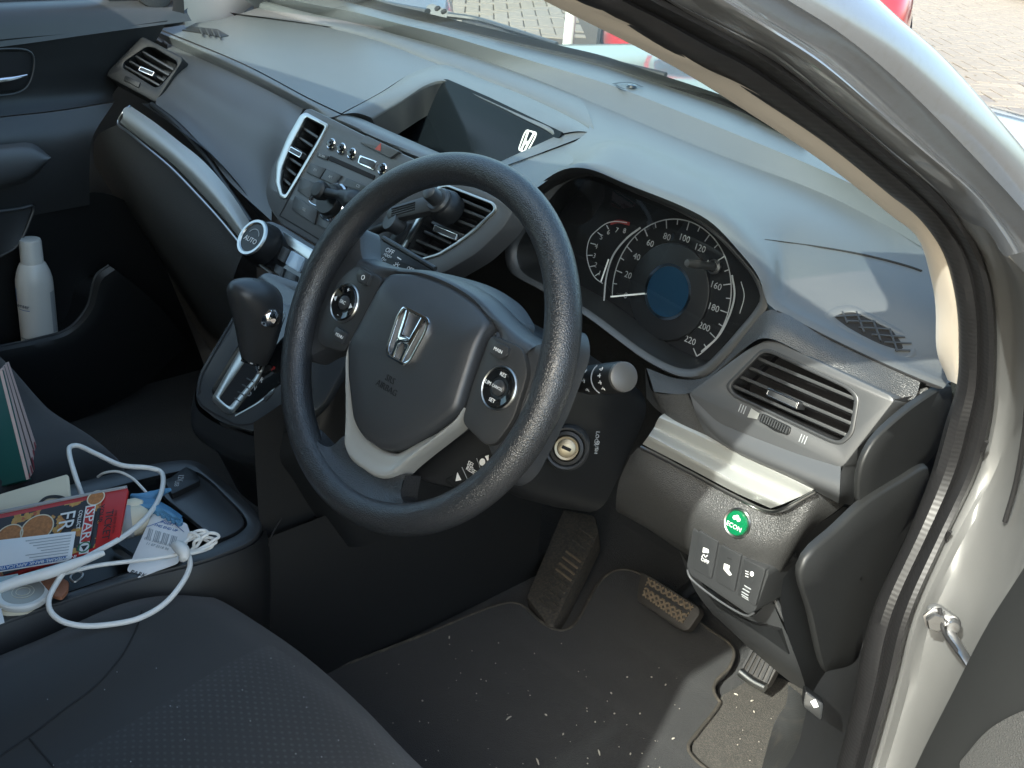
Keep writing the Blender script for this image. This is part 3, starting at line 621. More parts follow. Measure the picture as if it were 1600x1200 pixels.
# radio: buttons, slot, knobs
PR = PS.up(.0016)
def button(name, px, h=.0025, m='plastic', bev=.0007, r=.002, parent=None, P_=None, txt=None, tsize=.006, tm='grey'):
    Q = (P_ or PS).up(h); b = part(name, plate(rnd(Q.pxs(px), r, 3), Q.n, h+.002, bev), m, parent)
    if txt:
        c = sum(Q.pxs(px))/len(px); lettering(txt, c, Q, tsize, M[tm], b)
    return b
part('slot', plate(rnd(PS.up(.0012).pxs([(516, 243), (586, 274), (583, 281), (513, 250)]), .001, 2), PS.n, .003, .0002), 'void')
button('button', [(496, 237), (513, 243.5), (510, 250), (494, 244)], txt='SCAN', tsize=.005)
for px, t in (([(485, 254), (509, 263), (499, 279), (478, 269)], 'FM'), ([(510, 263.5), (534, 274), (522, 289), (500, 279.5)], 'AM'), ([(541, 277), (575, 291), (590, 300), (560, 298), (534, 289)], 'CD'),
              ([(460, 305), (496, 329), (491, 351), (455, 326)], 'TEL'), ([(470, 276), (495, 287), (485, 312), (464, 298)], None),
              ([(500, 331), (520, 341), (517, 362), (495, 352)], None), ([(576, 372), (615, 358), (600, 395), (555, 388)], None), ([(552, 392), (598, 410), (590, 426), (540, 404)], 'SETUP'),
              ([(622, 345), (642, 348), (622, 384), (606, 378)], None)):
    button('button', px, txt=t, tsize=.0055)
hz = button('hazard_button', [(571, 211), (624, 236), (609, 247), (562, 223)], h=.004, m='dash2', bev=.001)
tri = PS.up(.0046); cx_, cy_ = tri.loc(tri.px(592, 230))
part('warning_triangle', plate([tri.uv(cx_-.006, cy_-.004), tri.uv(cx_+.006, cy_-.004), tri.uv(cx_, cy_+.006)], tri.n, .0006, 0), mat('faded_red', (.35, .06, .04), .5), hz, smooth=False)
for (u, v) in ((519, 226), (535, 233), (551, 241), (599, 265)):
    c = PS.px(u, v); k_ = part('knob', lathe([(.0052, 0), (.0052, .004), (.0044, .006), (.001, .0066)], c, PS.n, 20), 'piano')
    part('knob_ring', lathe([(.0078, 0), (.0078, .0025), (.0066, .0032), (.0056, .0026), (.0056, 0)], c, PS.n, 24, False, False), 'chrome', k_)
q = button('button', [(563, 245), (587, 254), (583, 263), (560, 253)], m='plastic')
part('button_frame', plate(rnd(PS.up(.002).pxs([(562, 242), (589, 252), (584, 266), (558, 255)]), .002, 3), PS.n, .003, .0003, [rnd(PS.up(.002).pxs([(564, 245), (586, 253), (582, 262), (561, 254)]), .002, 3)]), 'chrome', q)
part('chrome_line', tube(PS.up(.002).pxs([(497, 287), (490, 300), (483, 313), (507, 327)]), .0009, 6), 'chrome')
c = PS.px(523, 317)
part('volume_knob', lathe([(.021, 0), (.021, .012), (.019, .015), (.004, .0155)], c, PS.n, 40), 'black'); part('volume_ring', lathe([(.026, 0), (.026, .004), (.024, .006), (.0215, .004), (.0215, 0)], c, PS.n, 40, False, False), 'chrome')
for a, b in ([(497, 222), (437, 337)], [(437, 337), (500, 375)], [(500, 375), (545, 400)]):
    p0, p1 = PS.up(.0004).px(*a), PS.up(.0004).px(*b); part('panel_gap', stroke([p0, p1], .0016, PS, lift=.0003), 'void')
# heater panel below
PH = tilt((-.45, .150, .925), 38)
part('heater_panel', plate(rnd(PH.pxs([(392, 356), (404, 347), (424, 345), (440, 352), (520, 402), (560, 430), (540, 490), (470, 450), (432, 425), (392, 405)]), .008, 4), PH.n, .02, .002), 'piano')
part('heater_strip', plate(rnd(PH.up(.002).pxs([(441, 361), (486, 388), (530, 414), (520, 428), (478, 403), (450, 383), (445, 372)]), .002, 3), PH.n, .003, .0006), 'satin')
dk = PH.px(414, 384); kn = part('temperature_dial', lathe([(.030, -.004), (.029, .006), (.0265, .022), (.0255, .024), (.0245, .024)], dk, PH.n, 48, True, False), 'black')
part('dial_ring', lathe([(.0255, .0215), (.0262, .024), (.0250, .0262), (.0215, .0262), (.0200, .0245)], dk, PH.n, 48, False, False), 'satin', kn)
part('dial_face', lathe([(.0205, .0240), (.004, .0243)], dk, PH.n, 40), 'black', kn)
lettering('AUTO', dk+PH.n*.0246-PH.v*.004, PH, .010, M['white'], kn); part('dial_mark', stroke(arc(PH.up(.0246), dk, .012, 25, 155, 20), .0012, PH), 'grey', kn)
for px, t in (([(441, 384), (452, 390), (444, 411), (433, 404)], None), ([(478, 404), (492, 412), (484, 432), (470, 424)], None)): button('button', px, P_=PH.up(.001), m='plastic')
M['lcd'] = mat('pale_blue_display', (.35, .45, .55), .15, coat=.5)
button('climate_display', [(455, 391), (476, 403), (466, 425), (445, 412)], P_=PH.up(.001), m='lcd')
button('button', [(431, 412), (444, 419), (440, 433), (427, 424)], P_=PH.up(.001), m='plastic'); button('button', [(447, 421), (463, 430), (458, 446), (442, 436)], P_=PH.up(.001), m='plastic')
part('heater_edge', tube(PH.up(.001).pxs([(393, 404), (420, 424), (450, 455), (480, 470)]), .0022, 8), 'satin')

# ---- passenger side front panel, silver garnish and knee panel
g0 = row(Z, 1.043, [(262, 66), (378, 121), (440, 152), (474, 170)])
g1 = row(Y, [.315, .30, .285, .262], [(258, 105), (362, 165), (420, 200), (450, 218)])
g2 = row(Y, [.285, .265, .245, .225], [(248, 140), (345, 215), (405, 262), (428, 280)])
g3 = row(Y, [.262, .25, .235, .215, .185], [(240, 163), (276, 191), (320, 238), (352, 283), (396, 347)])
g3b = row(Y, [.262, .25, .235, .215, .180], [(243, 162), (279, 190), (323, 236), (356, 281), (424, 345)])
part('passenger_panel', patch([g0, g1, g2, g3b], 36, 26), 'dash2')
part('panel_edge', tube([p+np.array([0, -.004, 0]) for p in g3], .0045, 8), 'black')
T0 = [(203, 165), (240, 190), (276, 218), (320, 254), (361, 302), (397, 358)]; T2 = [(187, 191), (226, 222), (270, 257), (312, 300), (350, 342), (384, 384)]
t0 = row(Y, [.236, .172], T0); t1 = row(Y, [.203, .142], [(a[0]*.3+b[0]*.7, a[1]*.3+b[1]*.7) for a, b in zip(T0, T2)]); t2 = row(Y, [.209, .148], T2)
part('passenger_garnish', patch([t0, [(p+q)/2+np.array([0, -.005, .004]) for p, q in zip(t0, t1)], t1, t2], 36, 26), 'silver')
part('garnish_piping', tube(row(Y, [.232, .215, .206, .197, .186, .175, .164, .152, .146], [(203, 166), (192, 176), (184, 191), (200, 206), (224, 226), (267, 262), (309, 305), (347, 347), (382, 390)]), .0020, 8, n=60), 'satin')
part('garnish_gap', patch([[p+np.array([0, .02, .002]) for p in t0], [p+np.array([0, .012, 0]) for p in g3]], 20, 4), 'black')
k0 = [p+np.array([0, 0, -.002]) for p in t2]; k1 = row(Y, [.225, .19, .165, .15], [(150, 215), (235, 310), (305, 385), (365, 435)]); k2 = row(Y, [.27, .25, .22, .20], [(150, 265), (225, 350), (300, 430), (370, 500)])
k3 = row(Y, [.38, .36, .33, .30], [(190, 330), (240, 400), (300, 470), (380, 560)])
k4 = row(Y, [.50, .50, .48, .45], [(200, 400), (260, 470), (340, 560), (440, 660)])
part('glovebox', patch([k0, k1, k2, k3, k4], 30, 36), 'grain')
# far vent and its bezel
_a, _b, _c = Y(284, 90, .318), Y(243, 160, .262), X(165, 118, -1.115); _n = np.cross(_b-_a, _c-_a); PV2 = Plane(_a, _n if _n @ (CAM-_a) > 0 else -_n, -.008)
bz = [(222, 56), (284, 88), (284, 96), (243, 160), (165, 118), (170, 108)]
vo2 = rnd(PV2.pxs([(228, 73), (240, 74), (276, 96), (275, 104), (250, 133), (242, 136), (192, 105), (193, 97)]), .006, 3)
part('vent_bezel', plate(rnd(PV2.pxs(bz), .006, 4), PV2.n, .03, .003, [vo2]), 'capm')
vent('air_vent', vo2, PV2, [(222, 80, 271, 109), (211, 87, 265, 118), (202, 95, 258, 127), (195, 103, 250, 134)], 'far vent at the passenger end of the dashboard', tab=(218, 107, 240, 116), m='plastic')
part('vent_wheel', merge(plate(rnd(PV2.up(.002).pxs([(196, 117), (219, 128), (216, 137), (200, 128), (193, 126)]), .002, 3), PV2.n, .003, .0006)), 'black')
part('bezel_cap', patch([row(Z, 1.054, [(224, 54), (236, 46), (252, 44)]), row(Z, 1.045, [(228, 57), (246, 62), (262, 66)]), row(Z, 1.03, [(258, 76), (280, 84), (292, 88)])], 10, 8), 'dash2')
part('dash_end', patch([row(Z, 1.05, [(222, 56), (236, 46)]), row(Y, [.30, .34], [(168, 116), (150, 130)]), row(Y, [.28, .34], [(150, 215), (140, 220)]), row(Y, [.34, .40], [(170, 330), (150, 340)]), row(Y, [.48, .5], [(240, 440), (200, 460)])], 6, 16), 'black')

# ---- instrument cluster
PO = tilt((0, .292, 1.0), 12); PF = tilt((0, .338, 1.0), 14)
ring_o = [(793, 392), (800, 372), (820, 345), (848, 305), (872, 280), (899, 269), (925, 270), (985, 295), (1065, 329), (1112, 358), (1150, 394), (1187, 440), (1196, 470), (1186, 490), (1160, 522), (1130, 556), (1100, 583), (1070, 588), (1019, 567), (911, 489), (848, 453), (799, 422)]
oo = cr(PO.pxs(ring_o), 120, True); ctr = sum(oo)/len(oo)
def ins(loop, s, dy): return [ctr+(p-ctr)*np.array([s, 1, s])+np.array([0, dy, 0]) for p in loop]
cl = part('instrument_cluster', grid([[p+np.array([0, .012, .0]) for p in ins(oo, 1.035, 0)], ins(oo, 1.025, .0), ins(oo, 1.0, -.002), ins(oo, .965, 0), ins(oo, .945, .006)], True), 'dash2', ang=50)
part('cluster_wall', grid([ins(oo, .946, .006), ins(oo, .935, .014), ins(oo, .955, .056)], True), 'black', cl)
part('gauge_face', plate([PF.uv(*PF.loc(p))-PF.n*.0005 for p in ins(oo, .96, .05)], PF.n, .004, 0), mat('matt_gauge_face', (.006, .0065, .008), .6, spec=.25), cl, smooth=False)
sc_ = PF.px(1046, 456)
def rad(P_, c, u, v): return np.linalg.norm(P_.px(u, v)-c)
r_in, r_out = .0335, rad(PF, sc_, 957, 460)
part('gauge_ring', merge(stroke(ell(PF, sc_, rad(PF, sc_, 1012, 456), n=48), .0030, PF, True, .004)), 'chrome', cl)
part('gauge_disc', plate(ell(PF.up(.003), sc_, rad(PF, sc_, 985, 456)), PF.n, .006, .002), mat('gauge_centre', (.010, .011, .013), .4), cl)
part('centre_display', plate(ell(PF.up(.0036), sc_, rad(PF, sc_, 1014, 456)), PF.n, .001, 0), mat('dark_blue_display', (.010, .030, .058), .2, spec=.3), cl)
def px_ang(P_, c, u, v): a, b = P_.loc(P_.px(u, v)); x, y = P_.loc(c); return math.degrees(math.atan2(b-y, a-x))
a0, a1 = px_ang(PF, sc_, 957, 464) % 360, px_ang(PF, sc_, 1075, 524)
outer = arc(PF, sc_, r_out, a0, a1, 70); tick = [stroke(outer, .0012, PF)]
for i in range(23):
    a = R(a0+(a1-a0)*i/22); l = .010 if i % 2 == 0 else .006; cx_, cy_ = PF.loc(sc_)
    tick.append(stroke([PF.uv(cx_+math.cos(a)*r_out, cy_+math.sin(a)*r_out), PF.uv(cx_+math.cos(a)*(r_out-l), cy_+math.sin(a)*(r_out-l))], .0012, PF))
part('dial_scale', merge(*tick), 'dialw', cl, smooth=False)
for i in range(12):
    a = R(a0+(a1-a0)*i/11); cx_, cy_ = PF.loc(sc_); rr_ = r_out-.0195
    lettering(str(i*20), PF.uv(cx_+math.cos(a)*rr_, cy_+math.sin(a)*rr_), PF, .0105, M['dialw'], cl, name='dial_number')
a = R(a0); part('needle', bar(PF.uv(cx_+math.cos(a)*.030, cy_+math.sin(a)*.030)+PF.n*.006, PF.uv(cx_+math.cos(a)*(r_out-.002), cy_+math.sin(a)*(r_out-.002))+PF.n*.006, .0016, .001, PF.n), 'white', cl)
for px in ([(1003, 356), (980, 374), (960, 400), (950, 432), (946, 470)], [(1146, 430), (1150, 460), (1143, 490), (1125, 525), (1098, 550)]):
    part('arc_bezel', stroke(cr(PF.up(.003).pxs(px), 30), .0022, PF, lift=.003), 'dialw', cl, smooth=False)
tl = PF.pxs([(942, 443), (930, 434), (921, 417), (917, 395), (922, 372), (934, 359), (948, 349), (962, 346), (980, 348)])
part('tacho_scale', merge(stroke(cr(tl, 40), .0011, PF), *[stroke([PF.px(u, v), PF.px(u+du, v+dv)], .0011, PF) for u, v, du, dv in ((930, 431, 6, -4), (921, 417, 9, -2), (917, 399, 9, 0), (923, 380, 8, 2), (934, 363, 6, 5), (948, 352, 3, 6))]), 'grey', cl, smooth=False)
for t, u, v in (('1', 937, 427), ('2', 931, 414), ('3', 929, 400), ('4', 932, 385), ('5', 940, 371), ('6', 951, 363), ('7', 964, 360), ('8', 976, 361)):
    lettering(t, PF.px(u, v), PF, .0085, M['dialw'], cl, name='dial_number')
part('tacho_needle', bar(PF.up(.004).px(939, 440), PF.up(.004).px(951, 405), .0014, .001, PF.n), 'white', cl)
part('redline', stroke(cr(PF.pxs([(954, 349), (966, 346), (984, 350)]), 10), .004, PF, lift=.0003), mat('dark_red_print', (.16, .012, .012), .5), cl, smooth=False)
lettering('TRIP-KT', PF.px(1043, 519), PF, .005, M['grey'], cl)
part('fuel_arc', stroke(cr(PF.pxs([(1158, 440), (1163, 462), (1156, 490)]), 16), .0008, PF), 'grey', cl, smooth=False)
rs = PF.px(1122, 415)
part('reset_knob', lathe([(.0045, 0), (.0045, .045), (.0038, .047), (.0005, .0475)], PF.px(1118, 417), (PF.n+np.array([-.12, 0, .0])), 18), 'plastic', cl)
part('reset_collar', lathe([(.0075, 0), (.0085, .004), (.006, .006), (.005, .004)], PF.px(1118, 417), PF.n, 20), 'plastic', cl)
part('cluster_lens', plate([np.array([p[0], .322-.16*(p[2]-1.0), p[2]]) for p in ins(oo, .925, 0)], (0, -.985, -.16), .001, 0), M['clear'], cl, smooth=False)

# ---- driver's outer vent panel, grained roll round it
PVR = tilt((.27, .245, .985), 20)
vp = [(1073, 615), (1165, 546), (1195, 531), (1215, 533), (1392, 617), (1398, 626), (1314, 734), (1240, 711), (1120, 662)]
vor = rnd(PVR.pxs([(1189, 551), (1201, 550), (1322, 607), (1337, 621), (1328, 676), (1312, 690), (1298, 687), (1148, 617), (1138, 603)]), .006, 4)
part('vent_panel', plate(rnd(PVR.pxs(vp), .008, 4), PVR.n, .03, .003, [vor]), 'dash2')
ven = vent('air_vent', vor, PVR, [(1184, 560, 1337, 624), (1168, 573, 1333, 645), (1153, 587, 1330, 662), (1141, 601, 1322, 680)], 'driver outer vent beside the pillar', depth=.04, tab=(1199, 612, 1247, 634), m='plastic', drop=.006)
part('vent_rim', plate(rnd(PVR.up(.0015).pxs([(1187, 546), (1201, 544), (1326, 603), (1343, 620), (1333, 680), (1314, 696), (1296, 692), (1144, 620), (1131, 603)]), .007, 4), PVR.n, .004, .001, [rnd(PVR.up(.0015).pxs([(1189, 552), (1201, 551), (1321, 607), (1335, 621), (1326, 675), (1311, 689), (1298, 686), (1148, 616), (1139, 603)]), .006, 4)]), 'plastic', ven)
tw = part('vent_wheel', plate(rnd(PVR.up(.002).pxs([(1186, 646), (1193, 646), (1236, 668), (1232, 680), (1210, 674), (1184, 656)]), .003, 3), PVR.n, .004, .0008), 'black')
q1_, q2_ = PVR.up(.005).px(1187, 651), PVR.up(.005).px(1232, 673); dd = q2_-q1_
for i in range(12): part('rib', bar(q1_+dd*(i+.2)/12, q1_+dd*(i+.75)/12, .007, .003, PVR.n), 'plastic', tw)
flatpoly('wheel_flag', [PVR.up(.001).pxs([(1174, 638), (1187, 646), (1183, 655), (1168, 652)])], PVR, M['silver'], dash)
for (u, v) in ((1160, 639), (1255, 686)):
    c = PVR.px(u, v); part('symbol', merge(*[stroke([c+PVR.u*(k-1)*.003-PVR.v*.004, c+PVR.u*(k-1)*.003+PVR.v*.004], .0007, PVR) for k in range(3)]), 'grey', smooth=False)
# underside roll of the vent panel and its outboard face
e0 = PVR.pxs([(1076, 612), (1122, 656), (1240, 705), (1313, 728)]); e1 = row(Y, [.226, .220, .216, .216], [(1088, 648), (1130, 690), (1235, 738), (1312, 768)]); e2 = row(Y, [.236, .232, .230, .230], [(1104, 682), (1150, 708), (1240, 750), (1310, 786)])
part('vent_panel_lip', patch([[p+PVR.n*-.001 for p in e0], e1, e2], 24, 14), 'dash2')
part('vent_panel_end', patch([row(Y, [.258, .25], [(1398, 624), (1352, 685)])+row(Y, [.23, .216, .232], [(1314, 736), (1312, 768), (1310, 786)]), row(Y, [.30, .29], [(1440, 615), (1395, 670)])+row(Y, [.27, .262, .268], [(1345, 735), (1338, 770), (1335, 790)])], 16, 6), 'dash2')
# grained roll: between gauge surround / top and vent panel
G0 = row(Y, [.262, .262, .268, .275, .280, .284, .290, .296, .300], [(1010, 575), (1060, 592), (1100, 590), (1135, 560), (1170, 516), (1203, 484), (1300, 533), (1380, 571), (1438, 597)])
G1 = row(Y, [.250, .248, .250, .256, .262, .264, .272, .280, .286], [(1016, 592), (1062, 603), (1105, 602), (1142, 572), (1178, 530), (1206, 508), (1290, 550), (1372, 590), (1428, 622)])
G2 = row(Y, [.238, .237, .240, .246, .252, .254, .262, .270, .278], [(1022, 612), (1064, 616), (1082, 612), (1130, 572), (1165, 543), (1196, 528), (1290, 572), (1390, 620), (1400, 628)])
part('grained_roll', patch([G0, G1, G2], 50, 16), 'grain')
part('grained_cheek', patch([row(Y, [.264, .252, .240, .238], [(1008, 574), (1012, 592), (1020, 612), (1075, 616)]), row(Y, [.262, .25, .238, .235], [(1010, 622), (1026, 640), (1056, 660), (1104, 682)])], 14, 8), 'grain')
part('seam_line', tube([p+np.array([0, -.001, 0]) for p in seam+[Y(1448, 600, .303)]], .0012, 6), 'void')
part('corner_cap', patch([row(Y, [.297, .31], [(1392, 622), (1452, 604)]), row(Y, [.285, .30], [(1402, 650), (1440, 630)])], 6, 5), 'grain')
# silver strip below
S0 = row(Y, [.236, .232, .228, .228], [(1031, 651), (1100, 683), (1190, 726), (1271, 765)])
S1 = row(Y, [.240, .236, .232, .230], [(1022, 668), (1095, 704), (1180, 745), (1252, 775)])
S2 = row(Y, [.222, .218, .214, .214], [(1014, 680), (1085, 718), (1165, 762), (1222, 788)])
S3 = row(Y, [.230, .226, .222, .222], [(1004, 694), (1078, 732), (1150, 770), (1204, 794)])
part('silver_garnish', patch([[p+np.array([0, .012, .002]) for p in S0], S0, S1, [(p*.4+q*.6) for p, q in zip(S1, S2)], S2, S3], 40, 30), 'silver')
part('garnish_piping', tube([p+np.array([0, -.002, -.003]) for p in S3]+[Y(1225, 794, .216), Y(1274, 768, .226)], .0018, 8), 'satin')
# knee panel with button and switch bank
K0 = row(Y, [.238, .232, .228, .224, .228, .236, .262], [(985, 712), (1004, 698), (1078, 736), (1150, 774), (1212, 799), (1275, 770), (1320, 788)])
K1 = row(Y, [.236, .226, .215, .212, .216, .228, .262], [(968, 750), (1000, 740), (1070, 790), (1140, 830), (1200, 850), (1250, 830), (1270, 828)])
K2 = row(Y, [.256, .250, .240, .236, .238, .242, .262], [(962, 790), (1000, 812), (1066, 848), (1120, 880), (1180, 910), (1212, 905), (1228, 880)])
K3 = row(Y, [.30, .29, .28, .27, .27, .268, .272], [(965, 800), (1010, 825), (1066, 862), (1120, 890), (1185, 925), (1210, 922), (1222, 915)])
part('knee_panel', patch([K0, K1, K2, K3], 44, 30), 'grain')
eb = Plane(Y(1153, 818, .2155)+np.array([0, .0005, .0005]), (0, -.96, .28))
ec = part('econ_button', lathe([(.0125, -.004), (.0125, .004), (.0115, .0052), (.006, .0060), (.001, .0062)], eb.o, eb.n, 36), 'ecog')
part('button_ring', lathe([(.0155, -.004), (.0155, .002), (.0142, .0036), (.0126, .003)], eb.o, eb.n, 36, False, False), 'satin', ec)
lettering('ECON', eb.o+eb.n*.0058-eb.v*.0035, eb, .0066, M['white'], ec)
lf = []
for a in (90, 18, 162): lf.append(plate(ell(eb.up(.0066), eb.uv(math.cos(R(a))*.0026, .0045+math.sin(R(a))*.0026), .0021, n=10), eb.n, .0004, 0))
part('leaf_symbol', merge(*lf), 'white', ec, smooth=False)
PSW = tilt((.23, .2145, .76), 2)
sw = part('switch_bank', plate(rnd(PSW.up(-.001).pxs([(1082, 824), (1198, 888), (1201, 898), (1180, 955), (1170, 962), (1074, 896), (1072, 884)]), .004, 3), PSW.n, .05, .002), 'plastic')
for i, px in enumerate(([(1092, 829), (1122, 846), (1111, 905), (1082, 889)], [(1127, 851), (1158, 868), (1147, 925), (1118, 909)], [(1163, 872), (1196, 890), (1180, 948), (1152, 929)])):
    b = part('switch', plate(rnd(PSW.up(.002).pxs(px), .002, 3), PSW.n, .008, .001), 'plastic', sw)
    cx_ = sum(p[0] for p in px)/4; cy_ = sum(p[1] for p in px)/4; Q = PSW.up(.0022)
    if i == 0:
        lettering('OFF', Q.px(cx_, cy_+9), Q, .006, M['white'], sw, name='symbol'); 
        part('symbol', merge(plate(rnd(Q.pxs([(cx_-3, cy_-12), (cx_+5, cy_-9), (cx_+6, cy_-3), (cx_-4, cy_-4)]), .0008, 2), Q.n, .0004, 0), stroke(cr(Q.pxs([(cx_-5, cy_+3), (cx_-2, cy_-1), (cx_+1, cy_+3), (cx_+4, cy_)]), 10), .0008, Q)), 'white', sw, smooth=False)
    elif i == 1:
        part('symbol', merge(plate(rnd(Q.pxs([(cx_-6, cy_-8), (cx_+3, cy_-4), (cx_+1, cy_+2), (cx_+6, cy_+10), (cx_+2, cy_+11), (cx_-7, cy_+1)]), .0006, 2), Q.n, .0004, 0)), 'white', sw, smooth=False)
        part('marker', stroke(Q.pxs([(cx_-1, cy_-17), (cx_+6, cy_-14)]), .0006, Q), 'black', sw, smooth=False)
    else:
        part('symbol', merge(plate(ell(Q, Q.px(cx_+2, cy_-13), .0022, .0028, 14), Q.n, .0004, 0), *[stroke(Q.pxs([(cx_-8, cy_-18+k*4), (cx_-3, cy_-16+k*4)]), .0006, Q) for k in range(3)]), 'white', sw, smooth=False)
        c = PSW.up(-.006).px(cx_+1, cy_+12); lv = part('leveller_wheel', lathe([(.009, -.004), (.010, -.003), (.010, .003), (.009, .004)], c, (1, 0, 0), 24), 'plastic', sw)
        for k in range(7):
            a = R(-60+20*k); part('rib', bar(c+np.array([-.0042, -math.cos(a)*.0103, math.sin(a)*.0103]), c+np.array([.0042, -math.cos(a)*.0103, math.sin(a)*.0103]), .0008, .0008), 'grey', sw)
part('bank_sill', tube(PSW.up(.0015).pxs([(1074, 890), (1078, 902), (1166, 962), (1178, 958)]), .0012, 6), 'dash2', sw)
# lower cover with open cubby, down to the footwell
c0 = row(Y, [.27, .262, .258, .262], [(1062, 862), (1100, 915), (1168, 964), (1205, 935)]); c1 = row(Y, [.285, .27, .268, .27], [(1085, 920), (1130, 950), (1190, 985), (1222, 975)])
c2 = row(Y, [.31, .29, .28, .275], [(1110, 955), (1170, 1000), (1240, 1045), (1262, 1050)]); c3 = row(Y, [.36, .33, .31, .30], [(1120, 965), (1180, 1020), (1250, 1075), (1300, 1090)])
part('lower_cover', patch([c0, c1, c2, c3], 24, 16), 'plastic')
part('cubby', thick(patch([row(Y, [.262, .256, .262], [(1100, 922), (1140, 958), (1215, 985)]), row(Y, [.275, .262, .27], [(1120, 948), (1180, 985), (1232, 1022)])], 14, 5), (0, .012, -.002)), 'black')
part('cover_edge', tube(row(Y, [.262, .262, .266, .275, .285], [(1207, 925), (1222, 960), (1242, 990), (1262, 1050), (1295, 1090)]), .003, 8), 'plastic')
part('knee_side', patch([row(Y, [.262, .262, .266, .275], [(1318, 792), (1226, 865), (1210, 925), (1265, 1050)]), row(Y, [.30, .295, .285, .29], [(1350, 800), (1252, 872), (1246, 930), (1290, 1050)])], 22, 6), 'plastic')
# end caps at the door side
def cap(name, loop, x, bulge, m='capm'):
    L = [X(u, v, x) for u, v in loop]; L = cr(L, 60, True); c = sum(L)/len(L); n = np.array([1.0, -.1, 0])
    return part(name, grid([[p+np.array([-.005, .004, 0]) for p in L], L, [c+(p-c)*.995+n*bulge*.55 for p in L], [c+(p-c)*.975+n*bulge*.95 for p in L], [c+(p-c)*.6+n*bulge*1.1 for p in L], [c+(p-c)*.02+n*bulge*1.15 for p in L]], True), m, ang=50)
cap('end_cap', [(1345, 722), (1362, 690), (1400, 652), (1440, 622), (1478, 600), (1484, 602), (1482, 640), (1462, 700), (1440, 728), (1400, 752), (1343, 789), (1338, 760)], .372, .003)
cap('fuse_cover', [(1246, 890), (1258, 866), (1300, 828), (1345, 786), (1400, 751), (1447, 728), (1440, 770), (1412, 830), (1372, 915), (1345, 1000), (1335, 1042), (1290, 1050), (1282, 1042), (1262, 960)], .378, .005)
part('end_filler', patch([[X(u, v, .352) for u, v in ((1340, 700), (1410, 630), (1484, 596))], [X(u, v, .360) for u, v in ((1330, 800), (1410, 760), (1470, 700))], [X(u, v, .365) for u, v in ((1225, 900), (1300, 900), (1400, 880))], [X(u, v, .365) for u, v in ((1260, 1080), (1310, 1090), (1350, 1040))]], 14, 18), 'black')
part('kick_panel', patch([[X(u, v, .392) for u, v in ((1290, 1050), (1340, 1030), (1360, 960))], [X(u, v, .392) for u, v in ((1268, 1085), (1300, 1092), (1345, 1070))], [X(u, v, .388) for u, v in ((1240, 1180), (1280, 1160), (1330, 1130))], [X(u, v, .385) for u, v in ((1180, 1260), (1250, 1250), (1300, 1250))]], 14, 14), 'plastic')
# side defroster grille beside the pillar
PG_ = hitplane(HG, 1350, 512, 14); PG_ = PG_.up(.0015)
gr_o = rnd(PG_.pxs([(1283, 494), (1300, 480), (1330, 474), (1425, 522), (1436, 540), (1432, 560), (1412, 562), (1300, 508)]), .006, 4)
gr_i = rnd(PG_.pxs([(1300, 497), (1318, 488), (1336, 487), (1418, 528), (1426, 540), (1416, 556), (1405, 555)]), .004, 3)
gv = part('defroster_grille', plate(gr_o, PG_.n, .006, .0015, [gr_i]), 'dash')
part('grille_back', plate([p-PG_.n*.0008 for p in gr_i], PG_.n, .001, 0), 'void', gv)
Qg = PG_.up(-.001)
for a, b in (((1306, 496), (1345, 494)), ((1322, 503), (1368, 504)), ((1342, 513), (1392, 516)), ((1362, 524), (1414, 528)), ((1382, 536), (1424, 538)), ((1398, 548), (1422, 549)),
             ((1316, 488), (1324, 506)), ((1338, 488), (1350, 520)), ((1364, 502), (1376, 534)), ((1390, 516), (1402, 550))):
    part('grille_bar', bar(Qg.px(*a), Qg.px(*b), .0016, .004, PG_.n), 'plastic', gv)
# ================================================================== STEERING WHEEL
WC = np.array([0, 0, 1.0]); PW = tilt(WC, 26.48)
sw_ = thing('steering_wheel', WC, 'black three-spoke steering wheel with silver lower spoke trim and chrome badge', 'steering wheel')
def wp(a, b, h=0): return PW.uv(a, b)+PW.n*h
def wpart(name, g, m, parent=None, **k): return ob(name, g, M[m] if isinstance(m, str) else m, parent if parent is not None else sw_, **k)
rows = []
for i in range(120):
    t = 2*math.pi*i/120; r_ = .0158+.0010*math.exp(-((math.degrees(t)-90) % 360-75)**2/300)+.0010*math.exp(-((math.degrees(t)-90) % 360-285)**2/300)
    rows.append([wp(math.cos(t)*(.171+r_*math.cos(p)), math.sin(t)*(.171+r_*math.cos(p)), r_*1.02*math.sin(p)) for p in [2*math.pi*j/28 for j in range(28)]])
wpart('rim', grid(rows, True, True), 'rim')
sym = lambda half: half+[(-a, b) for a, b in reversed(half) if a > 1e-9]
O = sym([(0, .061), (.045, .057), (.0735, .046), (.079, .0), (.0845, -.038), (.066, -.066), (.034, -.102), (.014, -.110)])
OL = cr(rnd([np.array([a, b, 0]) for a, b in O], [.02, .02, .004, .01, .006, .02, .012, .008, .008, .012, .02, .006, .01, .004, .02][:len(O)], 5), 130, True)
def lp(s, h, top=0): return [wp(p[0]*s, p[1]*s+(top*max(0, p[1])/.06), h-(.012*max(0, (p[1]-.02)/.04)**2 if s > .5 else 0)) for p in OL]
pad = wpart('airbag_cover', grid([lp(1.02, -.060, .012), lp(1.02, -.035, .010), lp(1.0, -.010, .004), lp(.992, .001), lp(.975, .0045), lp(.93, .0065), lp(.75, .0085), lp(.45, .0098), lp(.02, .0102)], True), 'hub', ang=60)
hc_ = ((-.128, .044), (-.10, .046), (-.074, .051), (-.04, .060), (0, .063), (.04, .060), (.074, .051), (.10, .046), (.128, .044))
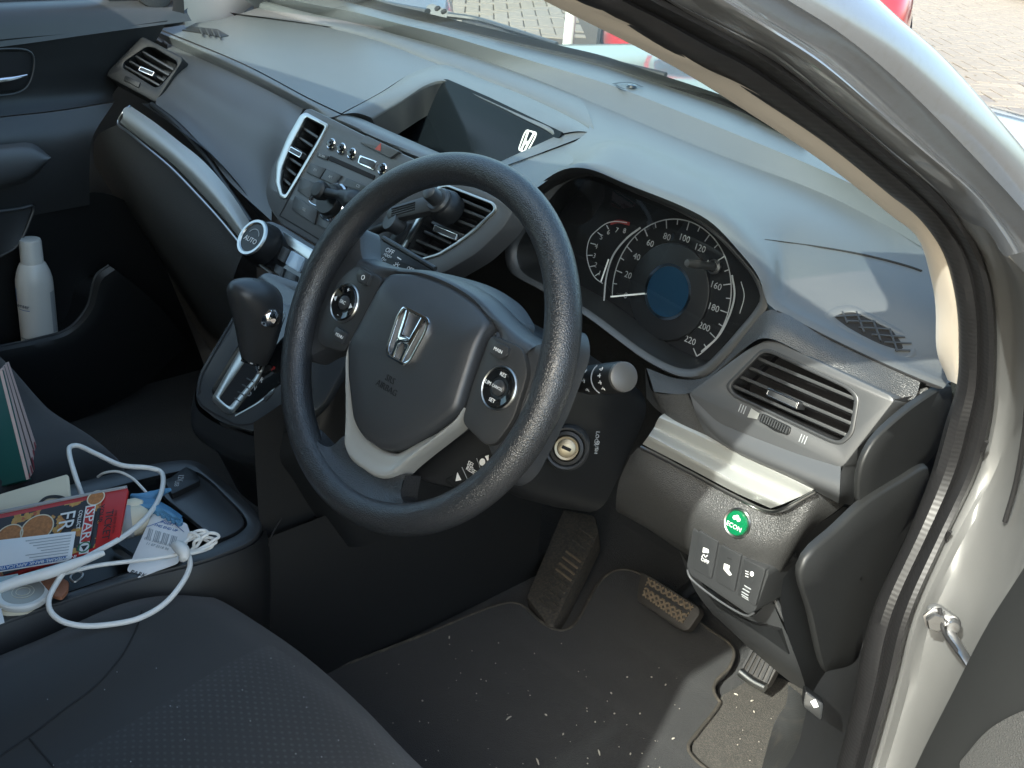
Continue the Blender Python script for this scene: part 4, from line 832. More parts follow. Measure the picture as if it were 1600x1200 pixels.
wpart('hub_cover', patch([[wp(a*.98, b-.010, -.003-.012*(abs(a) < .08)) for a, b in hc_], [wp(a, b-.001, -.006) for a, b in hc_], [wp(a, b+.004, -.018) for a, b in hc_], [wp(a, b+.006, -.040) for a, b in hc_], [wp(a*.95, b-.002, -.065) for a, b in hc_]], 40, 24), 'hub', ang=60)
hb = PW.up(.0098)
cb_ = hb.px(638, 527)
hbadge(hb, cb_, .046, .052, M['chrome'], sw_, th=.004, lift=.004)
for k, (t, dz) in enumerate((('SRS', .0045), ('AIRBAG', -.0045))):
    lettering(t, hb.px(607, 600)+hb.v*dz, hb, .009, mat('embossed_letter', (.012, .013, .015), .5), sw_)
# side spokes, button pods
for s in (-1, 1):
    L = rnd([wp(s*a, b, -.007) for a, b in ((.074, .046), (.105, .040), (.130, .048), (.150, .078), (.168, .06), (.172, .0), (.168, -.062), (.152, -.082), (.130, -.060), (.112, -.050), (.080, -.046))], .012, 5)
    wpart('spoke', plate(L, PW.n, .030, .008, back=True), 'hub')
    pod = rnd([wp(s*a, b, -.001) for a, b in ((.080, .038), (.122, .040), (.139, .022), (.145, -.02), (.138, -.048), (.126, -.054), (.090, -.047), (.0835, -.01))], .008, 4)
    pd_ = wpart('button_pod', plate(pod, PW.n, .010, .0025), 'plastic')
    c = wp(s*.1165, -.002, 0); Q = PW.up(.001)
    wpart('control_ring', lathe([(.0205, -.002), (.0205, .0005), (.0195, .0016), (.0185, .0006)], c, PW.n, 40, False, False), 'satin', pd_)
    wpart('control_dish', lathe([(.0185, .0), (.017, .0022), (.012, .0004), (.009, -.0004), (.001, -.0006)], c, PW.n, 40), 'piano', pd_)
    wpart('centre_button', lathe([(.0072, -.001), (.0072, .0018), (.006, .0026), (.001, .0028)], c, PW.n, 24), 'plastic', pd_)
    lettering('SRC' if s < 0 else 'CANCEL', c, PW.up(.0), .0052 if s < 0 else .0036, M['white'], pd_, lift=.003)
    T = [('+', 0, .0135), ('-', 0, -.0135)] if s < 0 else [('RES', 0, .0125), ('SET', 0, -.0125), ('LIM', -.0125, 0)]
    for t, a, b in T: lettering(t, c+PW.u*a+PW.v*b, PW, .0075 if s < 0 else .005, M['white'], pd_, lift=.0024)
    if s < 0:
        for a in (-.0135, .0135): wpart('arrow', plate([c+PW.n*.0028+PW.u*(a+x*np.sign(a))+PW.v*y for x, y in ((.0026, 0), (-.002, .0028), (-.002, -.0028))], PW.n, .0003, 0), 'white', pd_, smooth=False)
        bt = [('', (.103, .030)), ('MENU', (.102, -.034))]
    else: bt = [('MAIN', (.100, .028))]
    for t, (a, b) in bt:
        cc = wp(s*a, b, .0); o_ = s
        k_ = wpart('pod_button', plate(rnd([cc+PW.u*x*s+PW.v*y+PW.n*.0025 for x, y in ((-.009, .0065), (.010, .007), (.012, .0), (.006, -.0065), (-.009, -.006))], .002, 3), PW.n, .004, .0008), 'plastic', pd_)
        if t: lettering(t, cc, PW, .0046, M['white'], pd_, lift=.0028)
        else: wpart('symbol', stroke(ell(PW, cc, .0022, n=14), .0008, PW, True, .0028), 'white', pd_, smooth=False)
def rimp(a, r_, h): return wp(math.cos(R(a))*r_, math.sin(R(a))*r_, h)
wpart('spoke', patch([[wp(a, b, -.030) for a, b in ((-.046, -.118), (-.024, -.126), (0, -.128), (.024, -.126), (.046, -.118))], [wp(a, b, -.007) for a, b in ((-.048, -.120), (-.024, -.128), (0, -.130), (.024, -.128), (.048, -.120))],
    [wp(a, b, -.002) for a, b in ((-.058, -.138), (-.030, -.143), (0, -.144), (.030, -.143), (.058, -.138))], [rimp(a, .1605, .009) for a in (236, 252, 270, 288, 304)], [rimp(a, .169, .0158) for a in (226, 248, 270, 292, 314)], [rimp(a, .175, .0150) for a in (222, 246, 270, 294, 318)]], 40, 30), 'rim')
for s in (-1, 1): wpart('spoke_edge', patch([[wp(s*.046, -.118, -.03), wp(s*.048, -.120, -.007)], [wp(s*.056, -.140, -.028), wp(s*.058, -.138, -.002)], [rimp(270+s*34, .158, -.012), rimp(270+s*34, .1605, .009)]], 6, 10), 'rim')
vh = [(0, -.137), (.020, -.136), (.036, -.128), (.048, -.108), (.060, -.089), (.074, -.068), (.0845, -.050), (.0885, -.034)]
vh2 = [(0, -.112), (.014, -.1115), (.030, -.106), (.038, -.098), (.052, -.083), (.067, -.067), (.080, -.047), (.0865, -.034)]
vo_ = [(-a, b) for a, b in reversed(vh[1:])]+vh; vn_ = [(-a, b) for a, b in reversed(vh2[1:])]+vh2
wpart('silver_trim', patch([[wp(a, b, -.022) for a, b in vo_], [wp(a, b, -.006) for a, b in vo_], [wp(a*.985, b*.985, .0005) for a, b in vo_], [wp(a*.5+c*.5, b*.5+d*.5, -.001) for (a, b), (c, d) in zip(vo_, vn_)], [wp(a, b, -.004) for a, b in vn_], [wp(a*.98, b*.98, -.012) for a, b in vn_]], 50, 24), 'silver')
# trip buttons set back on the lower right
PB = PW.up(-.030)
tb = wpart('trip_panel', plate(rnd(PB.pxs([(692, 750), (712, 738), (748, 712), (784, 694), (786, 712), (760, 740), (716, 764)]), .004, 3), PB.n, .012, .002), 'black')
wpart('lower_shroud', plate(rnd(PB.up(-.004).pxs([(640, 735), (724, 655), (775, 665), (790, 690), (785, 720), (718, 768), (690, 760), (660, 752)]), .010, 4), PB.n, .02, .004), 'black')
flatpoly('arrow', [PB.pxs([(715, 738), (721, 750), (712, 752)])], PB, M['white'], tb); flatpoly('arrow', [PB.pxs([(758, 713), (764, 711), (763, 722)])], PB, M['white'], tb)
lettering('SEL', PB.px(736, 726), PB, .0062, M['white'], tb, rot=.0); lettering('RESET', PB.px(738, 736), PB, .0060, M['white'], tb)
wpart('symbol', plate(ell(PB.up(.0005), PB.px(754, 722), .0034, n=16), PB.n, .0004, 0), 'white', tb, smooth=False)
for a, b in (((722, 730), (732, 752)), ((745, 716), (752, 735))): wpart('divider', stroke(PB.pxs([a, b]), .0006, PB), 'grey', tb, smooth=False)

# ================================================================== STEERING COLUMN
colm = thing('steering_column', wp(0, -.05, -.2), 'black steering column shroud with key lock and two control stalks', 'steering column')
def cpart(name, g, m, parent=None, **k): return ob(name, g, M[m] if isinstance(m, str) else m, parent if parent is not None else colm, **k)
rows = []
for h, hw, b0, b1 in ((-.045, .030, -.04, .03), (-.052, .058, -.080, .045), (-.075, .068, -.098, .052), (-.12, .074, -.112, .055), (-.18, .078, -.122, .050), (-.24, .078, -.125, .04), (-.30, .078, -.125, .03)):
    rows.append(cr(rnd([wp(-hw, b0, h), wp(hw, b0, h), wp(hw*1.0, b1, h), wp(-hw, b1, h)], .035, 6), 56, True))
cpart('shroud', grid(rows, True), 'black', ang=60)
cpart('clock_spring', lathe([(.045, -.02), (.05, -.03), (.05, -.05)], WC-PW.n*.02, PW.n, 40), 'black')
ig = wp(.084, -.062, -.150); ia = np.array([.62, -.70, .36]); ia /= np.linalg.norm(ia)
ig = X(885, 700, .088)
bz_ = cpart('lock_bezel', lathe([(.0245, -.03), (.0238, .001), (.0215, .004), (.0195, .003), (.0182, .0)], ig, ia, 40, True, False), 'plastic')
cpart('lock_ring', lathe([(.0183, -.002), (.0175, .002), (.0142, .003), (.0134, .001)], ig, ia, 40, False, False), 'black', bz_)
cpart('lock_face', lathe([(.0136, -.001), (.0134, .002), (.0122, .0032), (.0098, .0026), (.009, .0030), (.001, .0032)], ig, ia, 36), 'brass', bz_)
pi_ = Plane(ig+ia*.0036, ia); cpart('key_slot', plate(rnd([pi_.uv(a, b) for a, b in ((-.005, -.0018), (.005, -.0018), (.005, .0018), (-.005, .0018))], .0008, 2), ia, .0006, 0), 'void', bz_)
for k, t in enumerate(('LOCK', 'PUSH')):
    pi2 = Plane(X(932, 685+14*k, .085), (.9, -.4, .2)); lettering(t, pi2.o, pi2, .006, M['grey'], colm, rot=-1.3)
# right stalk
E_ = X(972, 589, .172); S_ = X(880, 598, .070)
ax = (E_-S_)/np.linalg.norm(E_-S_); Ls = np.linalg.norm(E_-S_)
rs2 = cpart('indicator_stalk', lathe([(.010, 0), (.0115, Ls*.35), (.0135, Ls*.45), (.0145, Ls*.5), (.0145, Ls*.72), (.0138, Ls*.725), (.0138, Ls*.75), (.0148, Ls*.76), (.0148, Ls*.97), (.0140, Ls*1.0)], S_, ax, 32), 'black')
cpart('stalk_cap', lathe([(.0142, 0), (.0140, .004), (.0125, .0052), (.001, .0056)], E_, ax, 32), mat('grey_cap', (.085, .086, .085), .4, metal=.2), rs2)
pst = Plane(S_, np.cross(ax, np.array([0, 0, 1.0]))+np.array([0, 0, .9]))
toc = CAM-(S_+E_)/2; nn = toc-ax*(toc @ ax); nn /= np.linalg.norm(nn); sv = np.cross(nn, ax); 
for f_, n2 in ((.60, 3), (.86, 4)):
    for k in range(n2):
        an = R(-38+76*k/(n2-1)); dr = nn*math.cos(an)+sv*math.sin(an); c = S_+ax*Ls*f_+dr*.0148
        Pq = Plane(c, dr); cpart('symbol', merge(stroke([c-ax*.003, c+ax*.003], .0010, Pq), stroke([c-np.cross(dr, ax)*.002+ax*.0015, c+np.cross(dr, ax)*.002+ax*.0015], .0008, Pq)), 'white', rs2, smooth=False)
band = [S_+ax*Ls*.735+(nn*math.cos(R(a))+sv*math.sin(R(a)))*.0150 for a in range(-60, 61, 12)]
cpart('band', tube(band, .0006, 5), 'grey', rs2)
# left stalk with light switch print
PQ = tilt((-.15, .10, 1.03), 40)
lsx = [(597, 370), (682, 421), (672, 446), (640, 440), (592, 412), (577, 396)]
ls = cpart('light_stalk', plate(rnd(PQ.pxs(lsx), .004, 4), PQ.n, .020, .004, back=True), 'black')
cpart('stalk_edge', tube(PQ.up(.0005).pxs([(599, 372), (632, 391), (680, 420)]), .0028, 8), 'plastic', ls)
for t, u, v, sz in (('OFF', 609, 393, .008), ('D=', 600, 406, .006), ('=DO=', 606, 400, .005), ('OFF', 641, 421, .006)): lettering(t, PQ.px(u, v), PQ, sz, M['white'], ls)
c = PQ.px(619, 416); cpart('symbol', merge(stroke(ell(PQ, c, .0024, n=14), .0008, PQ, True), *[stroke([c+(PQ.u*math.cos(R(a))+PQ.v*math.sin(R(a)))*.0034, c+(PQ.u*math.cos(R(a))+PQ.v*math.sin(R(a)))*.0048], .0008, PQ) for a in range(0, 360, 45)]), 'white', ls, smooth=False)
cpart('symbol', stroke(PQ.pxs([(621, 402), (627, 406)]), .0012, PQ), 'white', ls, smooth=False)

# ================================================================== PHONE HOLDER clipped to the vent
ph = thing('phone_holder', PS.px(690, 330), 'black clip-on phone holder arm fixed to the vent behind the wheel', 'phone holder')
def hp(name, g, m='black', **k): return ob(name, g, M[m], ph, **k)
c0 = PS.up(.012).px(695, 322); axh = PS.n+np.array([-.05, 0, .25]); axh /= np.linalg.norm(axh)
hp('base', lathe([(.020, -.012), (.021, .0), (.018, .008), (.0165, .010), (.013, .010)], c0, axh, 36), 'black')
hp('collar', lathe([(.0155, .007), (.016, .014), (.0135, .017), (.010, .017)], c0, axh, 36), 'plastic')
hp('knob', lathe([(.0098, .014), (.0095, .030), (.009, .033), (.007, .0342), (.001, .0346)], c0, axh, 28), 'plastic')
pa, pb = PS.up(.030).px(672, 315), PS.up(.034).px(606, 334)
d_ = (pb-pa)/np.linalg.norm(pb-pa); q_ = np.cross(d_, PS.n); q_ /= np.linalg.norm(q_)
ML = rnd([pa+q_*.010+d_*-.004, pb+q_*.009, pb+d_*.004-q_*.0, pb-q_*.009, pa-q_*.012+d_*-.004], .004, 4)
arm = hp('arm', plate(ML, PS.n, .012, .003, back=True), 'plastic')
for k in range(4): ob('groove', tube([pa+d_*.022+q_*(-.0045+.003*k)+PS.n*.0003, pb-d_*.006+q_*(-.0045+.003*k)+PS.n*.0003], .0008, 6), M['void'], arm)
jb = PS.up(.030).px(611, 345); hp('joint', lathe([(.006, -.02), (.0125, -.014), (.013, .0), (.012, .003), (.001, .0035)], jb, PS.n+np.array([-.25, 0, .1]), 28), 'plastic')
hp('lower_clip', tube([jb-PS.n*.01, PS.up(.022).px(592, 357), PS.up(.022).px(576, 366), PS.up(.018).px(562, 372)], [.010, .006, .007, .004], 10), 'black')
kb = PS.up(.030).px(501, 298); hp('ball', lathe([(.002, -.013), (.010, -.009), (.0125, 0), (.012, .005), (.009, .008), (.001, .009)], kb, PS.n, 24), 'black')
hp('clamp', tube([kb, PS.up(.028).px(516, 302), PS.up(.026).px(540, 308), PS.up(.026).px(575, 330)], [.006, .006, .016, .012], 14), 'black')
# ================================================================== CENTRE CONSOLE (shift housing and tray between the seats)
cons = thing('centre_console', (-.36, -.15, .41), 'black centre console with silver-edged gear gate and storage tray', 'console')
def kp(name, g, m='black', parent=None, **k): return ob(name, g, M[m] if isinstance(m, str) else m, parent if parent is not None else cons, **k)
nG = np.array([0, -.80, .60]); PG = Plane((-.37, .012, .770), nG)
gate_o = [(302, 630), (306, 585), (330, 545), (375, 470), (408, 420), (470, 440), (540, 470), (545, 560), (500, 640), (420, 676), (395, 676), (340, 660)]
kp('gear_housing', plate(rnd(PG.pxs(gate_o), .018, 6), PG.n, .05, .006), 'gloss')
kp('housing_seam', stroke(cr(rnd(PG.pxs([(309, 622), (316, 585), (378, 478), (410, 432)]), .01, 4), 30), .0014, PG, lift=.0006), 'void', smooth=False)
kp('housing_seam', stroke(cr(PG.pxs([(309, 622), (316, 634), (350, 654), (372, 664), (400, 660), (440, 640), (490, 608)]), 40), .0022, PG, lift=.0006), 'void', smooth=False)
gl_px = [(328, 612), (392, 505), (430, 470), (500, 490), (492, 560), (378, 643), (362, 645)]
kp('gate_surround', plate(rnd(PG.up(.0015).pxs(gl_px), .008, 4), PG.n, .004, .001), 'piano')
kp('gate_frame', plate(rnd(PG.up(.003).pxs([(329, 624), (392, 514), (428, 478), (446, 488), (404, 592), (362, 648), (350, 645)]), .006, 4), PG.n, .004, .001, [rnd(PG.up(.003).pxs([(342, 622), (400, 540), (428, 508), (437, 512), (397, 590), (358, 635), (353, 632)]), .004, 4)]), 'satin')
kp('gate_slot', plate(PG.up(.0022).pxs([(335, 622), (396, 540), (430, 505), (436, 512), (396, 592), (358, 640)]), PG.n, .001, 0), 'void', smooth=False)
for a, b in (((382, 618), (372, 612)), ((389, 607), (379, 601)), ((396, 597), (386, 591)), ((376, 628), (367, 622))): kp('gate_notch', bar(PG.up(.003).px(*a), PG.up(.003).px(*b), .0016, .002, PG.n), 'plastic')
for t, u, v, m_ in (('P', 427, 577, 'red'), ('R', 409, 594, 'white'), ('N', 398, 606, 'grey'), ('D', 390, 616, 'grey')): lettering(t, PG.up(.0016).px(u, v), PG.up(.0016), .009, M[m_], cons)
kp('release_cover', plate(rnd(PG.up(.0012).pxs([(411, 622), (424, 610), (428, 613), (414, 628)]), .0015, 2), PG.n, .002, .0005), 'plastic')
kp('gate_edge', stroke(cr(PG.pxs([(368, 650), (410, 625), (440, 595), (480, 555)]), 20), .0018, PG, lift=.0008), 'satin', smooth=False)
# rounded body under the housing, flank into the tunnel
hb0 = PG.pxs([(320, 560), (303, 605), (304, 634), (342, 664), (392, 680), (425, 680), (500, 645), (548, 570)])
hb1 = [p+np.array([0, -.004, -.035]) for p in hb0]; hb2 = [p*np.array([1, 1, 0])+np.array([0, .02, .69]) for p in hb0]; hb3 = [p*np.array([1, 1, 0])+np.array([0, .06, .60]) for p in hb0]
hb0 = [p-PG.n*.003 for p in hb0]
kp('console_front', patch([hb0, hb1, hb2, hb3], 40, 24), 'black')
kp('console_flank', patch([[np.array([-.262, y, z]) for y, z in ((-.02, .80), (.10, .84), (.22, .86), (.32, .86))], [np.array([-.255, y, .70]) for y in (-.02, .10, .22, .34)], [np.array([-.235, y, .55]) for y in (-.02, .10, .22, .36)], [np.array([-.225, y, .41]) for y in (-.02, .12, .3, .5)]], 16, 16), 'black')
# tray: rim, floor, walls
ZT = .672
rim_o = [(-30, 985), (60, 952), (200, 905), (330, 872), (395, 845), (412, 820), (398, 795), (345, 745), (315, 722), (290, 716), (245, 722), (150, 745), (40, 775), (-60, 800)]
rim_i = [(-10, 962), (60, 940), (185, 898), (320, 857), (372, 834), (388, 818), (378, 800), (330, 752), (308, 736), (285, 735), (236, 745), (150, 768), (40, 800), (-30, 820)]
PT = Plane((0, 0, ZT), (0, 0, 1))
ro, ri = rnd(PT.pxs(rim_o), .015, 4), rnd(PT.pxs(rim_i), .012, 4)
kp('tray_rim', plate(ro, PT.n, .012, .003, [ri]), 'plastic')
kp('tray_wall', grid([ri, [p+np.array([0, 0, -.045]) for p in ri]], True), 'black'); kp('tray_floor', plate([p+np.array([0, 0, -.040]) for p in ri], PT.n, .004, 0), 'black')
# shallow lid / shelf in the front half
PT2 = PT.up(-.004)
kp('tray_lid', plate(rnd(PT2.pxs([(248, 752), (285, 738), (308, 740), (330, 756), (377, 803), (384, 818), (368, 832), (342, 842), (330, 836), (255, 775)]), .01, 4), PT.n, .006, .002), 'plastic')
kp('tray_divider', thick(patch([PT.up(-.006).pxs([(178, 862), (240, 905)]), PT.up(-.030).pxs([(170, 850), (232, 890)])], 4, 3), (0, .008, 0)), 'plastic')
kp('tray_side', patch([PT.up(-.003).pxs([(-60, 1000), (60, 957), (200, 910), (330, 877), (400, 848), (416, 824)]), [p+np.array([.006, 0, -.02]) for p in PT.pxs([(-60, 1000), (60, 957), (200, 910), (330, 877), (400, 848), (416, 824)])], [p+np.array([.004, 0, -.28]) for p in PT.pxs([(-60, 1000), (60, 957), (200, 910), (330, 877), (400, 848), (416, 824)])]], 30, 12), 'black')
kp('tunnel_side', patch([[np.array([-.235, y, z]) for y in (-.4, -.1, .0, .2, .45)] for z in (.655,)]+[[np.array([x, y, z]) for y in (-.4, -.1, 0, .2, .45)] for x, z in ((-.228, .60), (-.222, .5), (-.218, .41))], 20, 12), 'black')
kp('console_seam', tube([X(u, v, -.2275) for u, v in ((418, 862), (424, 838), (440, 810))], .0012, 6), 'void')
kp('socket_block', plate(rnd(PT.up(.004).pxs([(257, 752), (290, 728), (305, 735), (314, 750), (268, 772)]), .004, 3), PT.n, .02, .002), 'black')
lettering('12V', PT.up(.0042).px(282, 747), PT.up(.0042), .010, M['grey'], cons, rot=-.6); lettering('USB', PT.up(.0042).px(276, 756), PT.up(.0042), .008, M['grey'], cons, rot=-.6)

# ================================================================== GEAR LEVER
gb = PG.px(404, 585)
gl = thing('gear_lever', gb, 'black automatic gear lever with chrome release button standing in park', 'gear lever')
xk = gb[0]+.002
def gp(u, v, dx=0): return X(u, v, xk+dx)
ob('stem', lathe([(.002, .0), (.004, .006), (.010, .026), (.011, .03)], gb, gp(402, 560)-gb, 20), M['chrome'], gl)
prof = [((398, 566), .0135, .016), ((400, 548), .0185, .021), ((402, 525), .022, .026), ((402, 498), .0255, .031), ((400, 474), .0275, .034), ((398, 456), .026, .034), ((397, 445), .021, .028), ((396, 438), .010, .014), ((396, 436), .001, .001)]
rows = []
for (u, v), a, b in prof:
    c = gp(u, v); rows.append([c+np.array([math.cos(t)*a, 0, 0])+np.array([0, math.sin(t)*b, math.sin(t)*b*-.25]) for t in [2*math.pi*j/32 for j in range(32)]])
ob('knob', grid([cr(list(col_), 40) for col_ in zip(*rows)], closed_v=True), M['plastic'], gl, ang=80)
bt_ = gp(419, 494, .020); ob('release_button', lathe([(.0125, -.012), (.0125, .005), (.0105, .010), (.005, .0125), (.001, .013)], bt_, (.75, -.62, .2), 24), M['chrome'], gl)
ob('button_socket', lathe([(.0155, -.014), (.015, .0), (.0125, .001)], bt_, (.75, -.62, .2), 24, True, False), M['black'], gl)
ob('collar', tube([gp(377, 562, .0)+np.array([0, 0, 0])]+[gp(400, 569, .012), gp(424, 561, .0)], .0022, 8), M['piano'], gl)

# ================================================================== DRIVER'S SEAT
ds = thing('driver_seat', (.0, -.45, .41), 'charcoal fabric driver seat with dotted centre panel and raised side bolster', 'seat')
def zs(z, pts): return row(Z, z, pts)
sA = zs([.650, .668, .672, .640], [(-120, 1052), (0, 1003), (130, 952), (215, 930)])   # left edge against the console
cush = [row(Z, [.62, .635, .64, .628, .60], [(-100, 1050), (60, 995), (190, 940), (262, 925), (318, 928)]),
        row(Z, [.655, .668, .668, .655, .625], [(-110, 1095), (60, 1020), (190, 955), (265, 935), (325, 930)]),
        row(Z, [.660, .672, .668, .655, .630], [(-100, 1180), (80, 1080), (220, 985), (290, 945), (352, 942)]),
        row(Z, [.640, .650, .655, .648, .622], [(-20, 1250), (120, 1140), (270, 1040), (345, 985), (405, 975)]),
        row(Z, [.640, .650, .655, .648, .622], [(120, 1330), (220, 1220), (350, 1110), (420, 1040), (470, 1020)]),
        row(Z, [.640, .650, .655, .648, .618], [(330, 1420), (400, 1300), (480, 1190), (530, 1120), (560, 1098)]),
        row(Z, [.655, .665, .665, .65, .615], [(520, 1520), (560, 1390), (610, 1280), (640, 1220), (655, 1195)]),
        row(Z, [.62, .63, .63, .61, .58], [(640, 1640), (680, 1500), (730, 1390), (750, 1310), (740, 1270)])]
ob('cushion', patch(cush, 50, 60), M['seat'], ds)
fr = [r[-1] for r in cush]
ob('cushion_front', patch([fr, [p+np.array([.002, .012, -.03]) for p in fr], [p+np.array([0, -.01, -.10]) for p in fr], [p+np.array([0, -.06, -.19]) for p in fr]], 40, 14), M['seat'], ds)
Cg = [cr(list(c_), 40) for c_ in zip(*[cr(r, 50) for r in cush])]     # Cg[j][i]
cp = [[Cg[j][i]+np.array([0, 0, .002*min(1, min(i-14, 33-i)/2)]) for j in range(4, 46)] for i in range(14, 34)]
ob('centre_panel', grid(cp), M['seatp'], ds)
CG = patch(cush, 50, 60); M['crease'] = mat('seat_crease', (.012, .013, .014), .9)
for sp in ([(0, 1182), (50, 1148), (100, 1110), (150, 1072), (190, 1025), (212, 985), (222, 955)], [(46, 1154), (66, 1178), (84, 1199)]):
    q = [h_ for h_ in (hit(CG, *s_) for s_ in sp) if h_ is not None]
    if len(q) > 1: ob('seam', tube([p+np.array([0, 0, .0002]) for p in q], .0010, 6, n=40), M['crease'], ds)
def backrest(x0, parent):
    rows = []
    for z, y, hw, th in ((.60, -.56, .22, .07), (.72, -.60, .25, .09), (.90, -.66, .25, .10), (1.10, -.73, .23, .09), (1.22, -.78, .18, .06), (1.25, -.79, .10, .03)):
        rows.append([np.array([x0+math.cos(t)*hw*(1 if abs(math.cos(t)) < .8 else 1.02), y+math.sin(t)*th, z]) for t in [2*math.pi*j/36 for j in range(36)]])
    ob('backrest', grid([cr(list(c_), 30) for c_ in zip(*rows)], closed_v=True), M['seat'], parent)
    ob('headrest', lathe([(.01, 0), (.10, .01), (.12, .06), (.115, .13), (.07, .17), (.01, .175)], (x0, -.80, 1.27), (0, -.1, 1), 28), M['seat'], parent)
backrest(.0, ds)
ob('seat_base', box((.0, -.42, .50), .40, .46, .16, None, .02), M['black'], ds)
# ================================================================== PASSENGER SEAT
pseat = thing('passenger_seat', (-.74, -.45, .41), 'charcoal fabric passenger seat beyond the console', 'seat')
pc = [[np.array([x, y, z]) for x, z in ((-.99, zz-.04), (-.96, zz+.008), (-.90, zz+.012), (-.74, zz-.006), (-.58, zz+.012), (-.52, zz+.008), (-.495, zz-.04))] for y, zz in ((-.62, .63), (-.35, .64), (-.15, .655), (-.075, .64), (-.055, .60), (-.07, .50))]
ob('cushion', patch(pc, 40, 40), M['seat'], pseat); ob('seat_base', box((-.74, -.42, .50), .40, .46, .16, None, .02), M['black'], pseat); backrest(-.74, pseat)

# ================================================================== FLOOR
fl = ob('floor_carpet', patch([[np.array([x, y, z]) for x in (-1.14, -.60, -.52, -.37, -.24, -.2, .0, .3, .44)] for y, z in ((-.9, .40), (0, .40), (.45, .402), (.64, .408), (.82, .60), (.88, .95))], 30, 30), M['carpet'], car)
# driver's floor mat with a bound edge
mat_px = [(330, 1105), (500, 1052), (640, 1000), (790, 942), (812, 943), (846, 972), (872, 985), (892, 980), (940, 905), (965, 890), (990, 892), (1050, 935), (1110, 985), (1138, 1003), (1147, 1018), (1138, 1045), (1120, 1062), (1115, 1082), (1125, 1095), (1118, 1108), (1085, 1150), (1075, 1165), (1080, 1180), (1120, 1215), (1160, 1260), (700, 1420), (300, 1300)]
ML_ = cr([Z(u, v, .418) for u, v in mat_px], 160, True)
fm = thing('floor_mat', (.0, .25, .41), 'black carpet floor mat with beige bound edge under the pedals, littered with crumbs', 'floor mat')
ob('pile', plate(ML_, (0, 0, 1), .012, .003), M['carpet'], fm)
ob('bound_edge', tube([p+np.array([0, 0, -.001]) for p in ML_], .0026, 8, n=220, closed=True), mat('dusty_beige_binding', (.045, .040, .033), .9, bump=('noise', 600, .6, .001), dirt=((.16, .135, .10), 60, .52, .7)), fm)
ob('dusty_patch', patch([[Z(u, v, .4125) for u, v in ((1130, 1085), (1200, 1055), (1260, 1080), (1290, 1100))], [Z(u, v, .4115) for u, v in ((1085, 1150), (1160, 1130), (1240, 1160), (1290, 1180))], [Z(u, v, .411) for u, v in ((1080, 1185), (1160, 1230), (1240, 1260), (1300, 1260))]], 20, 16), M['carpetd'], car)
# footrest and toe board
ob('toe_board', patch([[np.array([x, .655, .415]) for x in (-.24, -.1, .1, .3, .42)], [np.array([x, .76, .58]) for x in (-.24, -.1, .1, .3, .42)], [np.array([x, .80, .80]) for x in (-.24, -.1, .1, .3, .42)], [np.array([x, .70, 1.0]) for x in (-.24, -.1, .1, .3, .42)]], 16, 16), M['carpet'], car)
fr_ = thing('footrest', (-.2, .5, .41), 'dusty ribbed footrest at the left of the footwell', 'footrest')
_a, _b, _c = Z(860, 972, .425), Z(824, 934, .425), Y(930, 828, .55); _n = np.cross(_b-_a, _c-_a); PFr = Plane(_a, _n if _n @ (CAM-_a) > 0 else -_n)
ob('pad', plate(rnd(PFr.pxs([(822, 932), (856, 976), (866, 975), (936, 832), (930, 805), (880, 795)]), .008, 4), PFr.n, .035, .004), M['dusty'], fr_)
for k in range(13):
    a, b = PFr.up(.0012).px(843+k*5.2, 935-k*9.2), PFr.up(.0012).px(868+k*4.9, 955-k*9.6); ob('rib', bar(a, b, .0028, .0025, PFr.n), M['dusty2'] if 4 < k < 9 else M['dusty'], fr_)

# ================================================================== PEDALS
def pedal(name, label, pts, y, n, th, ribs, mt, arm_to):
    P_ = Plane(Y(*pts[0], y), n); L = P_.pxs(pts); c = sum(L)/len(L)
    t = thing(name, c, label, 'pedal'); ob('pad', plate(rnd(L, .012, 5), P_.n, th, .003, back=True), M['padr'], t)
    ob('arm', tube([c-P_.n*th, c-P_.n*(th+.04)+np.array([0, .05, .05]), np.array(arm_to, float)], .011, 10, sq=.6), M['black'], t)
    return t, P_
bp, PBk = pedal('brake_pedal', 'wide brake pedal with worn diamond tread', [(1000, 893), (1012, 897), (1092, 948), (1094, 958), (1076, 985), (1064, 986), (994, 938), (995, 925)], .50, (.05, -.80, .60), .016, None, 'dusty', (-.03, .66, .80))
Q = PBk.up(.0014); qd = Q.pxs([(1013, 903), (1084, 947), (1066, 974), (1004, 930)])
def pq(s, t_): return (qd[0]*(1-s)+qd[1]*s)*(1-t_)+(qd[3]*(1-s)+qd[2]*s)*t_
for k in range(-3, 9):      # diamond tread: two crossing sets of raised ribs
    for sg in (1, -1):
        s0, s1 = k*.13, k*.13+.36
        ta_, tb_ = max(0, -s0/.36), min(1, (1-s0)/.36)
        if tb_-ta_ < .08: continue
        f_ = (lambda t_: pq(s0+.36*t_, t_)) if sg > 0 else (lambda t_: pq(s0+.36*t_, 1-t_))
        ob('tread_rib', bar(f_(ta_), f_(tb_), .0026, .0026, PBk.n), M['dusty2'], bp)
ob('tread_groove', bar(pq(.02, .42)+PBk.n*.0012, pq(.98, .42)+PBk.n*.0012, .0045, .002, PBk.n), M['rubber'], bp)
ap, PAc = pedal('accelerator_pedal', 'narrow ribbed accelerator pedal with bright lower end', [(1182, 1008), (1215, 1018), (1222, 1030), (1200, 1072), (1190, 1078), (1158, 1055), (1155, 1045)], .49, (.05, -.82, .57), .014, None, 'dusty', (.13, .64, .72))
for k in range(6):
    a, b = PAc.up(.0018).px(1160+k*7.5, 1045+k*4.2), PAc.up(.0018).px(1180+k*7, 1008+k*3.5); ob('rib', bar(a, b, .003, .003, PAc.n), M['rubber'], ap)
